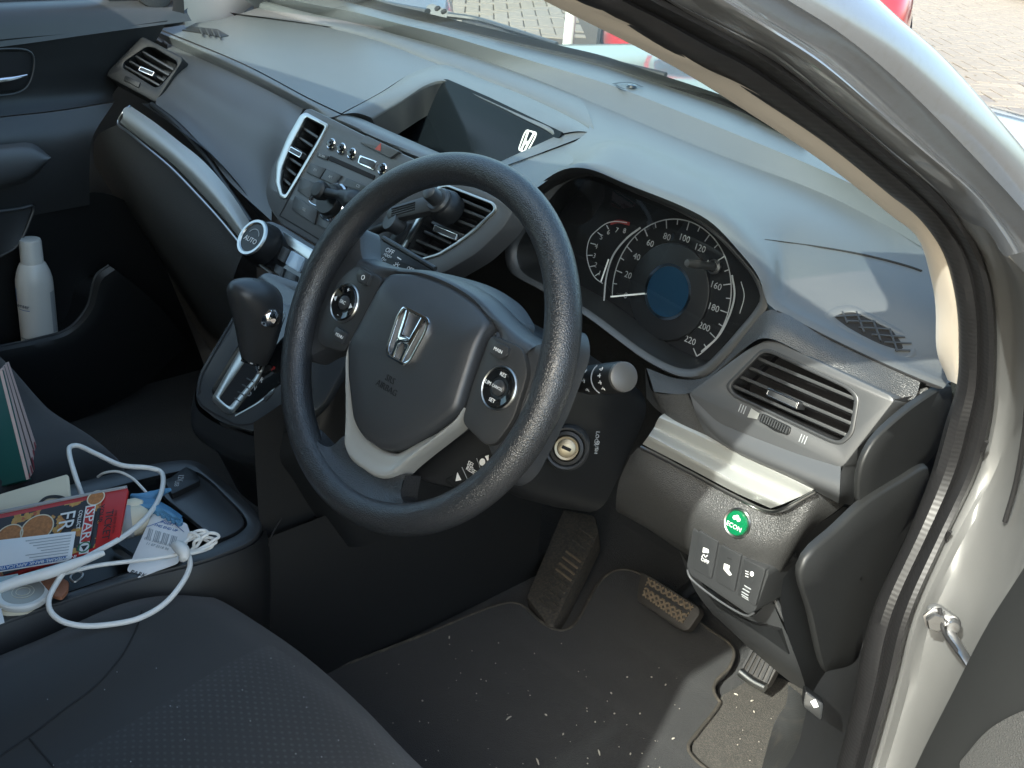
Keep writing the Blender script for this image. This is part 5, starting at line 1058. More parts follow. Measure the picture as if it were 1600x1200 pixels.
ob('bright_end', tube(PAc.up(.002).pxs([(1157, 1050), (1175, 1064), (1196, 1075)]), .0065, 10), M['satin'], ap)
# ---- sill cover with bonnet release lever
ob('scuff_cover', patch([[X(u, v, .372) for u, v in ((1232, 1070), (1262, 1092), (1300, 1105), (1340, 1090))], [X(u, v, .360) for u, v in ((1228, 1100), (1252, 1130), (1285, 1150), (1330, 1150))], [X(u, v, .340) for u, v in ((1210, 1130), (1235, 1160), (1275, 1175), (1320, 1200))], [X(u, v, .34) for u, v in ((1190, 1200), (1215, 1220), (1260, 1240), (1310, 1250))]], 24, 24), mat('scuffed_sill_plastic', (.075, .08, .083), .38, bump=('noise', 300, .3, .001), dirt=((.20, .18, .15), 50, .55, .5)), car)
PLv = Plane(X(1268, 1104, .402), (.5, -.75, .4))
lvb = thing('release_lever', PLv.o, 'small black release lever with white symbol low beside the sill', 'lever')
ob('handle', plate(rnd(PLv.pxs([(1258, 1078), (1288, 1100), (1284, 1128), (1254, 1104)]), .003, 3), PLv.n, .02, .002, back=True), M['black'], lvb)
flatpoly('symbol', [PLv.up(.0005).pxs([(1266, 1096), (1274, 1092), (1279, 1104), (1272, 1106)])], PLv, M['white'], lvb)

# ================================================================== PASSENGER DOOR (far side)
pdoor = thing('passenger_door', (-1.16, .0, .40), 'dark inside of the far passenger door with armrest, pocket and chrome handle', 'car door')
def dp(name, g, m='plastic', parent=None, **k): return ob(name, g, M[m] if isinstance(m, str) else m, parent if parent is not None else pdoor, **k)
dp('sill_cap', patch([[np.array([-1.20, y, 1.117]) for y in (-.9, 0, .3, .45)], [np.array([-1.175, y, 1.118]) for y in (-.9, 0, .3, .45)]]+[[np.array([-1.135, y, z]) for y, z in ((-.9, 1.108), (0, 1.105), (.25, 1.106), (.40, 1.10))], [np.array([-1.12, y, z]) for y, z in ((-.9, 1.05), (0, 1.058), (.25, 1.075), (.40, 1.085))]], 20, 16), 'plastic')
uu = [row(X, -1.122, [(-150, 80), (0, 62), (130, 50), (262, 32)]), row(X, -1.130, [(-150, 120), (0, 105), (110, 100), (230, 85)]), row(X, -1.130, [(-150, 175), (0, 160), (100, 155), (175, 150)]), row(X, -1.118, [(-150, 200), (0, 182), (90, 172), (180, 158)])]
dp('upper_panel', patch(uu, 24, 22), 'black')
dp('handle_recess', plate(rnd(row(X, -1.124, [(-60, 82), (45, 80), (52, 90), (44, 132), (30, 142), (-60, 150)]), .010, 4), (1, 0, 0), .006, .002), 'void')
dp('recess_edge', tube(row(X, -1.121, [(-60, 80), (44, 79), (53, 90), (46, 130), (30, 144), (-60, 152)]), .0018, 8), 'plastic')
dp('door_handle', tube(row(X, -1.112, [(-60, 130), (0, 125), (25, 121), (42, 117)]), [.008, .008, .007, .003], 10, sq=.7), 'chrome')
mm = [row(X, -1.118, [(-150, 202), (0, 184), (90, 174), (178, 160)]), row(X, -1.095, [(-150, 240), (0, 222), (80, 225), (145, 215)]), row(X, -1.10, [(-150, 280), (0, 300), (80, 290), (140, 262)]), row(X, -1.115, [(-150, 330), (0, 345), (60, 335), (140, 320)])]
dp('middle_panel', patch(mm, 24, 22), 'plastic')
ar = [row(X, -1.075, [(-150, 235), (0, 226), (50, 224), (80, 246)]), row(X, -1.055, [(-150, 250), (0, 238), (48, 236), (80, 246)]), row(X, -1.05, [(-150, 295), (0, 282), (45, 270), (80, 246)]), row(X, -1.08, [(-150, 310), (0, 294), (48, 280), (80, 246)])]
dp('armrest', patch(ar, 24, 20), 'dash2')
lo = [row(X, -1.12, [(-150, 330), (0, 340), (60, 330), (150, 300), (230, 330)]), row(X, -1.135, [(-150, 450), (0, 450), (80, 440), (150, 420), (260, 420)]), row(X, -1.14, [(-150, 560), (0, 550), (100, 540), (180, 530), (300, 520)]), row(X, -1.14, [(-150, 700), (0, 680), (120, 640), (220, 620), (330, 600)])]
dp('lower_panel', patch(lo, 24, 22), 'black')
pk = [row(X, -1.055, [(-150, 570), (0, 541), (60, 528), (105, 514), (135, 480), (150, 430), (170, 415)]), row(X, -1.045, [(-150, 580), (0, 550), (65, 538), (112, 522), (145, 486), (160, 436), (178, 420)]), row(X, -1.05, [(-150, 660), (0, 620), (70, 600), (130, 580), (180, 540), (210, 490), (240, 470)]), row(X, -1.07, [(-150, 740), (0, 690), (80, 670), (160, 640), (230, 600), (270, 560), (300, 540)])]
dp('map_pocket', patch(pk, 40, 20), 'black'); dp('pocket_lip', tube(pk[0], .0022, 8, n=50), 'plastic')
dp('pocket_floor', patch([[p+np.array([-.09, 0, -.045]) for p in pk[0]], [p+np.array([0, 0, -.045]) for p in pk[0]]], 20, 4), 'black')
dp('grab_curve', tube(row(X, -1.10, [(-60, 335), (0, 330), (35, 325), (52, 322), (46, 345), (25, 385), (0, 400)]), .003, 8), 'plastic')
dp('grab_trim', patch([row(X, -1.105, [(-60, 330), (0, 328), (50, 324)]), row(X, -1.09, [(-60, 400), (0, 398), (30, 380)])], 10, 6), 'black')
dp('window', patch([[np.array([-1.195, y, 1.115]) for y in (-.9, 0, .30)], [np.array([-1.17, y, 1.25]) for y in (-.9, 0, .16)], [np.array([-1.10, y, 1.48]) for y in (-.9, -.2, -.1)]], 12, 10), M['glass'])
dp('window_seal', tube([np.array([-1.185, y, 1.118]) for y in (-.9, -.2, .1, .29)], .004, 8), 'rubber')
dp('mirror_corner', thick(patch([[np.array([-1.16, y, z]) for y, z in ((.27, 1.115), (.34, 1.105), (.42, 1.10))], [np.array([-1.15, y, z]) for y, z in ((.25, 1.17), (.30, 1.20), (.36, 1.17))], [np.array([-1.14, y, z]) for y, z in ((.18, 1.24), (.20, 1.25), (.22, 1.24))]], 12, 10), (-.02, 0, 0)), 'plastic')
dp('tweeter_cover', plate(rnd(row(X, -1.140, [(212, -6), (226, 8), (240, 14), (258, 12), (268, 4), (270, -14), (214, -16)]), .01, 4), (1, 0, 0), .012, .002), 'grain')
ob('door_seal', patch([row(X, -1.135, [(268, -30), (270, 10), (262, 34), (230, 44)]), row(X, -1.130, [(285, -30), (288, 20), (287, 36), (250, 44)])], 14, 6), M['rubber'], car)
# far A-pillar in beige
bp0 = row(X, -1.16, [(288, -60), (288, 0), (290, 38)]); 
ob('pillar_trim', patch([row(X, -1.135, [(286, -70), (287, 0), (289, 42)]), row(Y, .50, [(340, -70), (345, -5), (350, 36)]), row(Y, .62, [(470, -70), (430, -20), (400, 20)]), row(Y, .72, [(590, -60), (560, -30), (520, 10)])], 16, 24), M['beige'], car)
ob('side_shell', thick(patch([[np.array([-1.24, y, z]) for y in (-2, -.9, .2, .6)] for z in (.35, .7, 1.0, 1.10)], 10, 8), (-.02, 0, 0)), M['paint'], car)

# ================================================================== DRIVER'S DOOR, open
dd_ = thing('driver_door', (.60, .10, .45), 'open driver door with dark grey inner panel and silver edge', 'car door')
hinge = np.array([.545, .175]); ang = R(-14)     # the door swung out, its panel facing back
dv = np.array([math.cos(ang), math.sin(ang)]); dn = np.array([dv[1], -dv[0]])
def dpt(s, z, out=0): q = hinge+dv*s+dn*out; return np.array([q[0], q[1], z])
PDo = Plane(dpt(.03, .9, .055), (dn[0], dn[1], .02))
edge = [(1640, 800), (1600, 879), (1534, 984), (1480, 1089), (1426, 1197), (1395, 1270)]
el = PDo.pxs(edge)
ob('door_panel', patch([[p+np.array([-dn[0]*.05, -dn[1]*.05, 0]) for p in el], el, [p+np.array([dv[0]*.012, dv[1]*.012, 0])+np.array([dn[0], dn[1], 0])*.006 for p in el], [p+np.array([dv[0]*.10, dv[1]*.10, 0])+np.array([dn[0], dn[1], 0])*.012 for p in el], [p+np.array([dv[0]*.9, dv[1]*.9, 0]) for p in el]], 24, 24), M['capm'], dd_)
ob('speaker_grille', patch([PDo.up(.014).pxs([(1500, 1190), (1545, 1140), (1600, 1110), (1650, 1095)]), PDo.up(.016).pxs([(1500, 1215), (1560, 1200), (1610, 1180), (1660, 1170)]), PDo.up(.016).pxs([(1520, 1260), (1560, 1260), (1620, 1260), (1680, 1260)])], 14, 10), M['grain'], dd_)
oe = [p-np.array([dv[0], dv[1], 0])*.02-np.array([dn[0], dn[1], 0])*.06 for p in el]
ob('door_edge', patch([[p-np.array([dn[0], dn[1], 0])*.05 for p in oe], oe, [p+np.array([dn[0], dn[1], 0])*.03+np.array([dv[0], dv[1], 0])*.012 for p in oe]], 16, 8), M['jamb'], dd_)
ob('outer_skin', thick(patch([[dpt(s, z, -.075) for s in (.0, .4, .9, 1.0)] for z in (.35, .6, .9, 1.06)], 12, 10), (-dn[0]*.01, -dn[1]*.01, 0)), M['paint'], dd_)
tp = [p+np.array([0, 0, 0]) for p in (dpt(.02, 1.07, .045), dpt(.5, 1.075, .05), dpt(.98, 1.08, .05))]
ob('door_top', patch([[p+np.array([0, 0, -.012]) for p in tp], tp, [p+np.array([-dn[0]*.06, -dn[1]*.06, .012]) for p in tp], [dpt(.0, 1.06, -.075), dpt(.5, 1.065, -.075), dpt(1.0, 1.07, -.075)]], 14, 16), M['capm'], dd_)
ob('window_frame', tube([dpt(.02, 1.06, -.02), dpt(.28, 1.28, -.03), dpt(.58, 1.47, -.04), dpt(.95, 1.50, -.05), dpt(1.0, 1.30, -.03), dpt(.99, 1.07, -.02)], .018, 10, n=60, sq=.7), M['paint'], dd_)
mir = dpt(.10, 1.10, -.16); ob('mirror', lathe([(.01, -.09), (.06, -.08), (.085, -.02), (.088, .03), (.08, .05)], mir, (dn[0], dn[1], 0), 28), M['paint'], dd_); ob('mirror_glass', lathe([(.079, .05), (.001, .048)], mir, (dn[0], dn[1], 0), 28, False), M['chrome'], dd_)
# door check strap and bolts on the jamb
cs = thing('door_check', X(1470, 965, .485), 'steel door check strap with bolts on the jamb', 'door check')
def jp(u, v, dx=0): return X(u, v, .486+dx)
PJ = Plane(jp(1470, 965), (.55, -.8, .15))
ob('plate', plate(rnd(PJ.up(.003).pxs([(1448, 952), (1466, 946), (1498, 968), (1500, 985), (1478, 990), (1452, 978)]), .004, 4), PJ.n, .006, .001), M['jamb'], cs)
for u, v, r_ in ((1461, 966, .0085), (1487, 973, .006)):
    c = PJ.up(.003).px(u, v); b = ob('bolt', lathe([(r_*1.2, 0), (r_*1.2, .002), (r_, .0025), (r_, .008), (r_*.85, .0095)], c, PJ.n, 6 if r_ > .007 else 20), M['steel'], cs, ang=20)
ob('strap', tube([PJ.up(.004).px(1478, 978), PJ.up(.02).px(1492, 1000), PJ.up(.04).px(1508, 1026), PJ.up(.05).px(1520, 1045)], .0045, 10, sq=.5), M['steel'], cs)
ob('strap_cable', tube([PJ.up(.008).px(1468, 950), PJ.up(.014).px(1474, 985), PJ.up(.03).px(1490, 1010), PJ.up(.045).px(1510, 1035)], .0018, 8), M['rubber'], cs)
# ================================================================== SMALL THINGS IN THE CAR
T0 = ZT
def on(z): return Plane((0, 0, z), (0, 0, 1))
# --- aerosol can in the far door pocket
cb0 = X(64, 545, -1.088); can = thing('spray_can', cb0, 'white aerosol can with blue printing standing in the far door pocket', 'spray can')
M['can'] = mat('white_can_lacquer', (.62, .62, .59), .35, coat=.2)
H_ = X(64, 372, -1.088)[2]-cb0[2]
hc = H_*.76
ob('body', lathe([(.028, 0), (.0305, .003), (.0305, hc*.80), (.0300, hc*.86), (.0270, hc*.95), (.0215, hc*1.04), (.0185, hc*1.06)], cb0, (0, 0, 1), 40), M['can'], can)
ob('cap', lathe([(.0190, hc*1.05), (.0185, hc*1.06), (.0178, hc*1.30), (.0165, hc*1.325), (.014, hc*1.33), (.001, hc*1.325)], cb0, (0, 0, 1), 36), M['can'], can)
toc = CAM-cb0; toc[2] = 0; toc /= np.linalg.norm(toc)
def onc(a, z, r_=.0308): ca, sa = math.cos(R(a)), math.sin(R(a)); d = np.array([toc[0]*ca-toc[1]*sa, toc[0]*sa+toc[1]*ca, 0]); return cb0+d*r_+np.array([0, 0, z]), d
def canpatch(name, a0, a1, z0, z1, m): ob(name, grid([[onc(a, z)[0] for a in np.linspace(a0, a1, 8)] for z in (z0, z1)]), M[m], can)
canpatch('label_patch', -88, -72, hc*.62, hc*.78, 'blue'); canpatch('label_patch', 48, 74, hc*.25, hc*.74, 'grey')
for t, z, sz, a in (('enser', hc*.60, .011, -42), ('mousse', hc*.20, .007, -44), ('200', hc*.08, .008, -50)):
    p, d = onc(a, z, .0310); Pc = Plane(p, d); Pc.u = np.cross(np.array([0, 0, 1.0]), d); Pc.v = np.array([0, 0, 1.0]); lettering(t, p, Pc, sz, mat('dark_blue_letter', (.05, .06, .10), .5), can)
ob('label_line', grid([[onc(a, z)[0] for a in np.linspace(-66, -22, 10)] for z in (hc*.545, hc*.552)]), M['blue'], can)

# --- green box with striped side on the passenger seat
gx = thing('gift_box', Z(20, 700, .66), 'dark green card box with pink and black striped edge on the passenger side', 'box')
GP = Plane(Z(46, 747, .672), (.25, -.62, .74))
face = GP.pxs([(3, 577), (46, 748), (0, 760), (-90, 785), (-110, 610)])
ob('green_face', plate(face, GP.n, .004, .0008, back=True), M['green'], gx)
A_, B_ = GP.px(3, 577), GP.px(46, 748)
A2_, B2_ = A_+(GP.px(9, 558)-A_)+np.array([-.02, .012, -.03]), None
sidev = Z(64, 717, .655)-Z(46, 748, .672)
stripes = ['pink', 'black', 'pink', 'black', 'pink']
M['pink'] = mat('pale_pink_print', (.62, .44, .38), .6)
for k, mk in enumerate(('pink', 'black', 'pink', 'black', 'pink')):
    t0_, t1_ = (0, .34, .42, .70, .78)[k], (.34, .42, .70, .78, 1.0)[k]
    q = [A_+sidev*t0_*.55, B_+sidev*t0_, B_+sidev*t1_, A_+sidev*t1_*.55]
    nn = np.cross(q[1]-q[0], q[3]-q[0]); ob('stripe', plate(q, nn/np.linalg.norm(nn)*(1 if nn @ (CAM-q[0]) > 0 else -1), .004, 0), M[mk], gx, smooth=False)
for k in range(5):   # candy stripes at the folded corner
    a = B_+sidev*(k/5); b = B_+sidev*((k+.45)/5); up_ = (A_-B_)*.18*(k/5+.15)
    q = [a+np.array([0, 0, .001]), b+np.array([0, 0, .001]), b+up_+np.array([0, 0, .0015]), a+up_+np.array([0, 0, .0015])]
    ob('fold_stripe', plate(q, (.4, -.4, .8), .001, 0), mat('candy_red', (.28, .05, .06), .6), gx, smooth=False)
# --- cream envelope
ev = Plane(Z(60, 810, .690), (.15, -.50, .85))
en = thing('envelope', ev.o, 'cream envelope standing behind the red voucher booklet', 'envelope')
ob('paper', plate(rnd(ev.pxs([(-60, 790), (0, 772), (104, 741), (106, 743), (112, 800), (0, 850), (-60, 860)]), .002, 3), ev.n, .003, .0006, back=True), M['cream'], en)
ob('drawing', stroke(cr(ev.up(.0006).pxs([(58, 790), (72, 778), (95, 777), (110, 786)]), 16), .004, ev), M['black'], en, smooth=False)
# --- red booklet with printed cover
bk = Plane(Z(110, 830, .700), (.10, -.42, .90)); bo = thing('voucher_booklet', bk.o, 'red and black supermarket booklet with food pictures and white lettering', 'booklet')
ob('red_cover', plate(bk.pxs([(-60, 815), (0, 803), (198, 762), (200, 766), (186, 840), (150, 858), (0, 905), (-60, 920)]), bk.n, .003, .0005, back=True), M['red'], bo)
ob('page_edges', tube(bk.pxs([(-60, 813), (0, 800), (100, 780), (198, 761)]), .0022, 6), M['grey'], bo)
M['food'] = mat('dark_food_print', (.03, .028, .03), .45)
t = M['food'].node_tree; b = t.nodes['Principled BSDF']; vo__ = t.nodes.new('ShaderNodeTexVoronoi'); vo__.inputs['Scale'].default_value = 260; g_ = t.nodes.new('ShaderNodeNewGeometry'); t.links.new(g_.outputs['Position'], vo__.inputs['Vector'])
n2 = t.nodes.new('ShaderNodeTexNoise'); n2.inputs['Scale'].default_value = 46; n2.inputs['Detail'].default_value = 3; t.links.new(g_.outputs['Position'], n2.inputs['Vector'])
rp = t.nodes.new('ShaderNodeValToRGB'); e_ = rp.color_ramp.elements; e_[0].color = (.35, .13, .02, 1); e_[1].color = (.40, .06, .03, 1); x_ = rp.color_ramp.elements.new(.5); x_.color = (.55, .33, .08, 1)
t.links.new(vo__.outputs['Color'], rp.inputs[0]); th_ = t.nodes.new('ShaderNodeMath'); th_.operation = 'GREATER_THAN'; th_.inputs[1].default_value = .56; t.links.new(n2.outputs['Fac'], th_.inputs[0])
mx = t.nodes.new('ShaderNodeMix'); mx.data_type = 'RGBA'; mx.inputs[6].default_value = (.025, .025, .03, 1); t.links.new(rp.outputs[0], mx.inputs[7]); t.links.new(th_.outputs[0], mx.inputs[0]); t.links.new(mx.outputs[2], b.inputs['Base Color'])
Qb = bk.up(.0006); ob('picture', plate(Qb.pxs([(-60, 820), (0, 810), (160, 776), (148, 855), (0, 900), (-60, 912)]), bk.n, .0004, 0), M['food'], bo, smooth=False)
M['dish'] = mat('dish_print', (.42, .17, .05), .5, vary=.6, vscale=260)
for u, v, r_ in ((58, 826, .019), (14, 838, .016), (150, 778, .010)):
    ob('dish_picture', plate(ell(bk.up(.0009), bk.up(.0009).px(u, v), r_, n=24), bk.n, .0003, 0), M['dish'], bo, smooth=False); ob('dish_rim', stroke(ell(bk.up(.001), bk.up(.001).px(u, v), r_, n=30), .0014, bk, True), M['cream'], bo, smooth=False)
Qc = bk.up(.0016)
def spun(P_, u, v, du, dv):   # rotation of print on a plane so that it reads along image direction (du, dv)
    p, q = P_.px(u, v), P_.px(u+du, v+dv); a, b2 = P_.loc(p), P_.loc(q); return math.atan2(b2[1]-a[1], b2[0]-a[0])
rot_ = spun(Qc, 137, 820, -10, 58)
ob('logo_panel', plate(Qc.pxs([(134, 791), (150, 788), (140, 846), (124, 849)]), bk.n, .0003, 0), M['white'], bo, smooth=False)
ob('logo_panel', plate(Qc.up(.0004).pxs([(135.5, 793), (148, 790.5), (140.5, 845), (126, 847)]), bk.n, .0003, 0), M['red'], bo, smooth=False)
lettering('SPAR', Qc.up(.0006).px(137.5, 819), Qc.up(.0006), .0150, M['white'], bo, rot=rot_, sx=1.3)
ob('logo_panel', plate(Qc.pxs([(125.5, 848), (140, 846), (138, 864), (123, 866)]), bk.n, .0003, 0), M['white'], bo, smooth=False)
ob('tree_ring', stroke(ell(Qc, Qc.px(131.5, 855), .0066, n=20), .0014, Qc, True), mat('tree_green', (.01, .16, .06), .5), bo, smooth=False)
c = Qc.up(.0003).px(131.5, 855); ob('tree_mark', plate([c+(Qc.u*math.cos(rot_+R(a))+Qc.v*math.sin(rot_+R(a)))*.0046 for a in (0, 120, 240)], bk.n, .0003, 0), M['black'], bo, smooth=False)
lettering('FR', Qc.px(103, 814), Qc, .026, M['white'], bo, rot=rot_, sx=1.0); lettering('COLLECT', Qc.px(124, 812), Qc, .0062, M['white'], bo, rot=rot_)
lettering('YOUR', Qc.px(157, 803), Qc, .0095, M['black'], bo, rot=rot_); lettering('TICKET', Qc.px(168, 820), Qc, .0125, M['black'], bo, rot=rot_); lettering('one stop deals', Qc.px(180, 815), Qc, .0055, mat('dark_red_letter', (.16, .01, .01), .5), bo, rot=rot_)
# --- bank leaflet lying on the booklet
lf_ = Plane(Z(60, 862, .706), (.06, -.30, .95)); le = thing('leaflet', lf_.o, 'white printed leaflet with a blue strip lying on the booklet', 'leaflet')
ob('paper', plate(lf_.pxs([(5, 843), (118, 830), (111, 872), (104, 876), (0, 893), (-50, 900), (-45, 850)]), lf_.n, .001, .0002, back=True), M['paper'], le)
Ql = lf_.up(.0004); ob('blue_strip', plate(Ql.pxs([(-50, 892), (0, 885), (104, 868), (103, 874), (0, 892), (-50, 899)]), lf_.n, .0003, 0), M['blue'], le, smooth=False)
for k in range(9):
    v0 = 841+k*4.6; ob('text_line', stroke(Ql.pxs([(112-k*.9, v0-5), (40+((k*37) % 30)-k, v0+4.5-((k*37) % 30)*.12)]), .0008, Ql), M['grey'], le, smooth=False)
rl = spun(Ql, 100, 872, -60, 9.5); lettering('INDIVIDUAL BANK APPLICATIONS', Ql.up(.0003).px(52, 880), Ql.up(.0003), .0060, M['white'], le, rot=rl+0)
# --- parking ticket
tk = Plane(Z(250, 850, .683), (.12, -.20, .97)); tt = thing('parking_ticket', tk.o, 'white parking ticket with barcode propped in the tray', 'ticket')
ob('card', plate(rnd(tk.pxs([(238, 803), (246, 801), (292, 818), (297, 832), (278, 880), (215, 903), (198, 891)]), .003, 3), tk.n, .0008, .0002, back=True), M['paper'], tt)
Qt = tk.up(.0004); rt_ = spun(Qt, 240, 830, 40, 11)
for k in range(18):
    if k % 5 == 3: continue
    u = 234+k*2.5; v = 826+k*.75; ob('bar', stroke(Qt.pxs([(u, v), (u-5, v+17)]), .0009 if k % 3 else .0016, Qt), M['grey'], tt, smooth=False)
lettering('INSERT', Qt.px(262, 818), Qt, .0055, M['blue'], tt, rot=rt_); lettering('THIS END UP', Qt.px(259, 825), Qt, .0052, M['blue'], tt, rot=rt_)
lettering('0 16 36 42 19 16 17', Qt.px(250, 848), Qt, .005, M['grey'], tt, rot=rt_); lettering('11 07 2018 96', Qt.px(246, 854), Qt, .005, M['grey'], tt, rot=rt_); lettering('PARK', Qt.px(216, 897), Qt, .008, M['black'], tt, rot=rt_)
ob('arrow_line', merge(stroke(Qt.pxs([(230, 823), (264, 811)]), .0006, Qt), stroke(Qt.pxs([(264, 811), (287, 831)]), .0006, Qt)), M['blue'], tt, smooth=False)
# --- cream pouch and blue hair clip
pc_ = Z(200, 815, .684); po = thing('earphone_case', pc_, 'cream rounded case with grey band beside the booklet', 'case')
ob('shell', lathe([(.001, -.026), (.012, -.024), (.0175, -.016), (.019, 0), (.0175, .016), (.012, .024), (.001, .026)], pc_, (.45, .85, .1), 30), M['cream'], po)
ob('band', lathe([(.0188, -.006), (.0198, -.004), (.0198, .004), (.0188, .006)], pc_, (.45, .85, .1), 30, False, False), M['grey'], po)
ob('upper_shell', lathe([(.001, -.018), (.009, -.016), (.013, -.008), (.013, .008), (.009, .016), (.001, .018)], Z(203, 797, .692), (.45, .85, .15), 26), M['cream'], po)
cl_c = Z(245, 795, .688); cl_ = thing('hair_clip', cl_c, 'blue plastic claw hair clip behind the parking ticket', 'hair clip')
Pk = on(.692)
ob('spine', tube(Pk.pxs([(205, 775), (222, 778), (240, 775), (256, 768), (267, 765)]), [.003, .006, .007, .005, .002], 10), M['ltblue'], cl_)
ob('jaw', patch([on(.694).pxs([(212, 780), (235, 778), (262, 790), (285, 806)]), on(.702).pxs([(214, 790), (236, 792), (260, 800), (282, 812)]), on(.685).pxs([(218, 800), (236, 808), (256, 812), (276, 816)])], 24, 10), M['ltblue'], cl_)
for k in range(6):
    a = on(.698).px(240+k*8, 793+k*4); b = on(.680).px(244+k*8, 806+k*3.2); ob('tooth', tube([a, (a+b)/2+np.array([.004, -.003, .002]), b], [.0042, .0038, .0015], 8), M['ltblue'], cl_)
# --- charging cable
def cz(pts): return [Z(u, v, z) for u, v, z in pts]
ch = thing('charging_cable', Z(285, 860, .690), 'white charging cable looped over the console edge with a round charging pad', 'cable')
loop = cz([(129, 776, .70), (118, 745, .715), (108, 707, .725), (110, 698, .725), (120, 696, .724), (150, 709, .72), (190, 727, .712), (232, 731, .705), (250, 736, .70), (255, 752, .70), (246, 784, .70), (225, 812, .702), (190, 840, .705), (140, 868, .708), (105, 889, .708), (86, 915, .70), (76, 938, .695), (80, 957, .690), (98, 971, .684), (130, 978, .678), (170, 976, .676), (215, 967, .676), (255, 945, .678), (282, 915, .685), (296, 888, .690), (296, 872, .692), (291, 862, .694)])
ob('loop', tube(loop, .0030, 10, n=160), M['whitep'], ch)
ob('lead', tube(cz([(276, 867, .694), (240, 873, .692), (205, 877, .69), (150, 884, .69), (120, 891, .69), (95, 897, .692)]), .0024, 10, n=50), M['whitep'], ch)
ob('thin_lead', tube(cz([(153, 745, .69), (163, 739, .70), (185, 737, .705), (205, 746, .70), (220, 760, .695), (229, 770, .692)]), .0017, 8, n=40), M['whitep'], ch)
ob('sleeve', tube(cz([(162, 864, .712), (130, 876, .712), (80, 894, .711), (30, 908, .708), (-30, 930, .705)]), [.0030, .0055, .0062, .0058, .005], 12, n=40), M['whitep'], ch)
for k, (ex, ey, hgt) in enumerate(((338, 846, .698), (342, 838, .703), (325, 833, .706), (332, 852, .694), (312, 840, .708))):
    ob('coil', tube(cz([(284, 862, .694), (286+k*2, 850-k*2, .698), ((284+ex)/2, (855+ey)/2-11-k, hgt), (ex-4, ey-4, hgt), (ex, ey+1, hgt-.002), (ex-8, ey+6, hgt-.004), ((284+ex)/2+4, (860+ey)/2+6, .693), (290, 867, .692)]), .0018, 8, n=60), M['whitep'], ch)
ob('tie', tube(cz([(272, 852, .697), (284, 858, .702), (288, 868, .70), (284, 874, .694)]), [.004, .0075, .0075, .004], 12), M['whitep'], ch)
pc2 = Z(37, 933, .676)
ob('charging_pad', lathe([(.0265, 0), (.028, .003), (.028, .006), (.0265, .0075), (.0215, .0070), (.0212, .0066)], pc2, (0, 0, 1), 48), M['whitep'], ch)
ob('pad_face', lathe([(.0212, .0068), (.001, .0069)], pc2, (0, 0, 1), 48, False), mat('brushed_pad', (.34, .32, .28), .4, metal=.4), ch)
for r_ in (.007, .011): ob('pad_ring', stroke(ell(on(pc2[2]+.007), pc2+np.array([0, 0, .007]), r_, n=36), .0005, on(pc2[2]+.007), True), M['cream'], ch, smooth=False)
lid = ob('tin', lathe([(.0265, -.040), (.0265, -.002), (.0255, 0)], pc2+np.array([-.004, -.006, 0]), (0, 0, 1), 40), M['cream'], None); tag(lid, 'small round cream tin under the charging pad', 'tin')
# --- key tag with ring
ky = thing('key_tag', Z(95, 920, .680), 'brown leather key tag with a metal ring in the tray', 'key tag')
Kp = on(.684)
ob('leather', plate(rnd(Kp.pxs([(62, 906), (88, 898), (108, 908), (106, 922), (96, 934), (82, 930)]), .004, 3), Kp.n, .004, .001, back=True), M['tan'], ky)
ob('ring', tube(cr([on(.688).px(u, v) for u, v in ((110, 902), (120, 893), (129, 896), (127, 903), (116, 909))], 30, True), .0012, 8, closed=True), M['steel'], ky)
slip = ob('paper_slip', plate(on(.680).pxs([(-20, 960), (2, 950), (7, 972), (-20, 982)]), (0, 0, 1), .001, 0), M['paper'], None); tag(slip, 'corner of a white paper slip in the tray', 'paper')
st_ = ob('plastic_strip', patch([on(.688).pxs([(-40, 905), (0, 901), (28, 896)]), on(.684).pxs([(-40, 920), (0, 912), (30, 904)])], 8, 4), mat('pale_blue_plastic', (.36, .50, .56), .3), None); tag(st_, 'pale blue plastic strip under the leaflet', 'plastic strip')
# --- crumbs and grit on the mat (uncountable)
g_list = []
for (u, v, s) in ((702, 996, 5), (795, 1122, 8), (840, 1190, 9), (936, 1176, 8), (1040, 1070, 3), (1018, 1058, 2), (955, 1083, 3), (880, 1147, 3), (853, 1117, 3), (1052, 1154, 4), (1150, 1085, 5), (1175, 1095, 4), (1178, 1112, 3), (1000, 1115, 2), (960, 1115, 2), (660, 1095, 2), (980, 1058, 2), (930, 1128, 2), (985, 1178, 3)):
    p = Z(u, v, .4225 if u < 1090 else .415); a = rng.uniform(0, 3.1); l = s*.0006; d = np.array([math.cos(a), math.sin(a), 0])
    g_list.append(tube([p-d*l, p+np.array([0, 0, l*.2]), p+d*l], [.0006, .0012, .0006], 6, n=5))
for k in range(90):
    u, v = rng.uniform(560, 1230), rng.uniform(1000, 1200)
    if u+v < 1640 or (u > 1100 and v < 1080): continue
    p = Z(u, v, .4222 if u < 1075 else .4145); r_ = rng.uniform(.0003, .0008); g_list.append(box(p, r_*2, r_*1.4, r_, None))
cm = ob('crumbs', merge(*g_list), mat('pale_crumbs', (.42, .39, .33), .8), fm, kind='stuff')
# --- specks of dust on the seat
g_list = [box(Cg[rng.randint(6, 44)][rng.randint(8, 36)]+np.array([rng.uniform(-.004, .004), rng.uniform(-.004, .004), .003]), .0009, .0005, .0005) for _ in range(26)]
ob('lint', merge(*g_list), M['grey'], ds, kind='stuff')

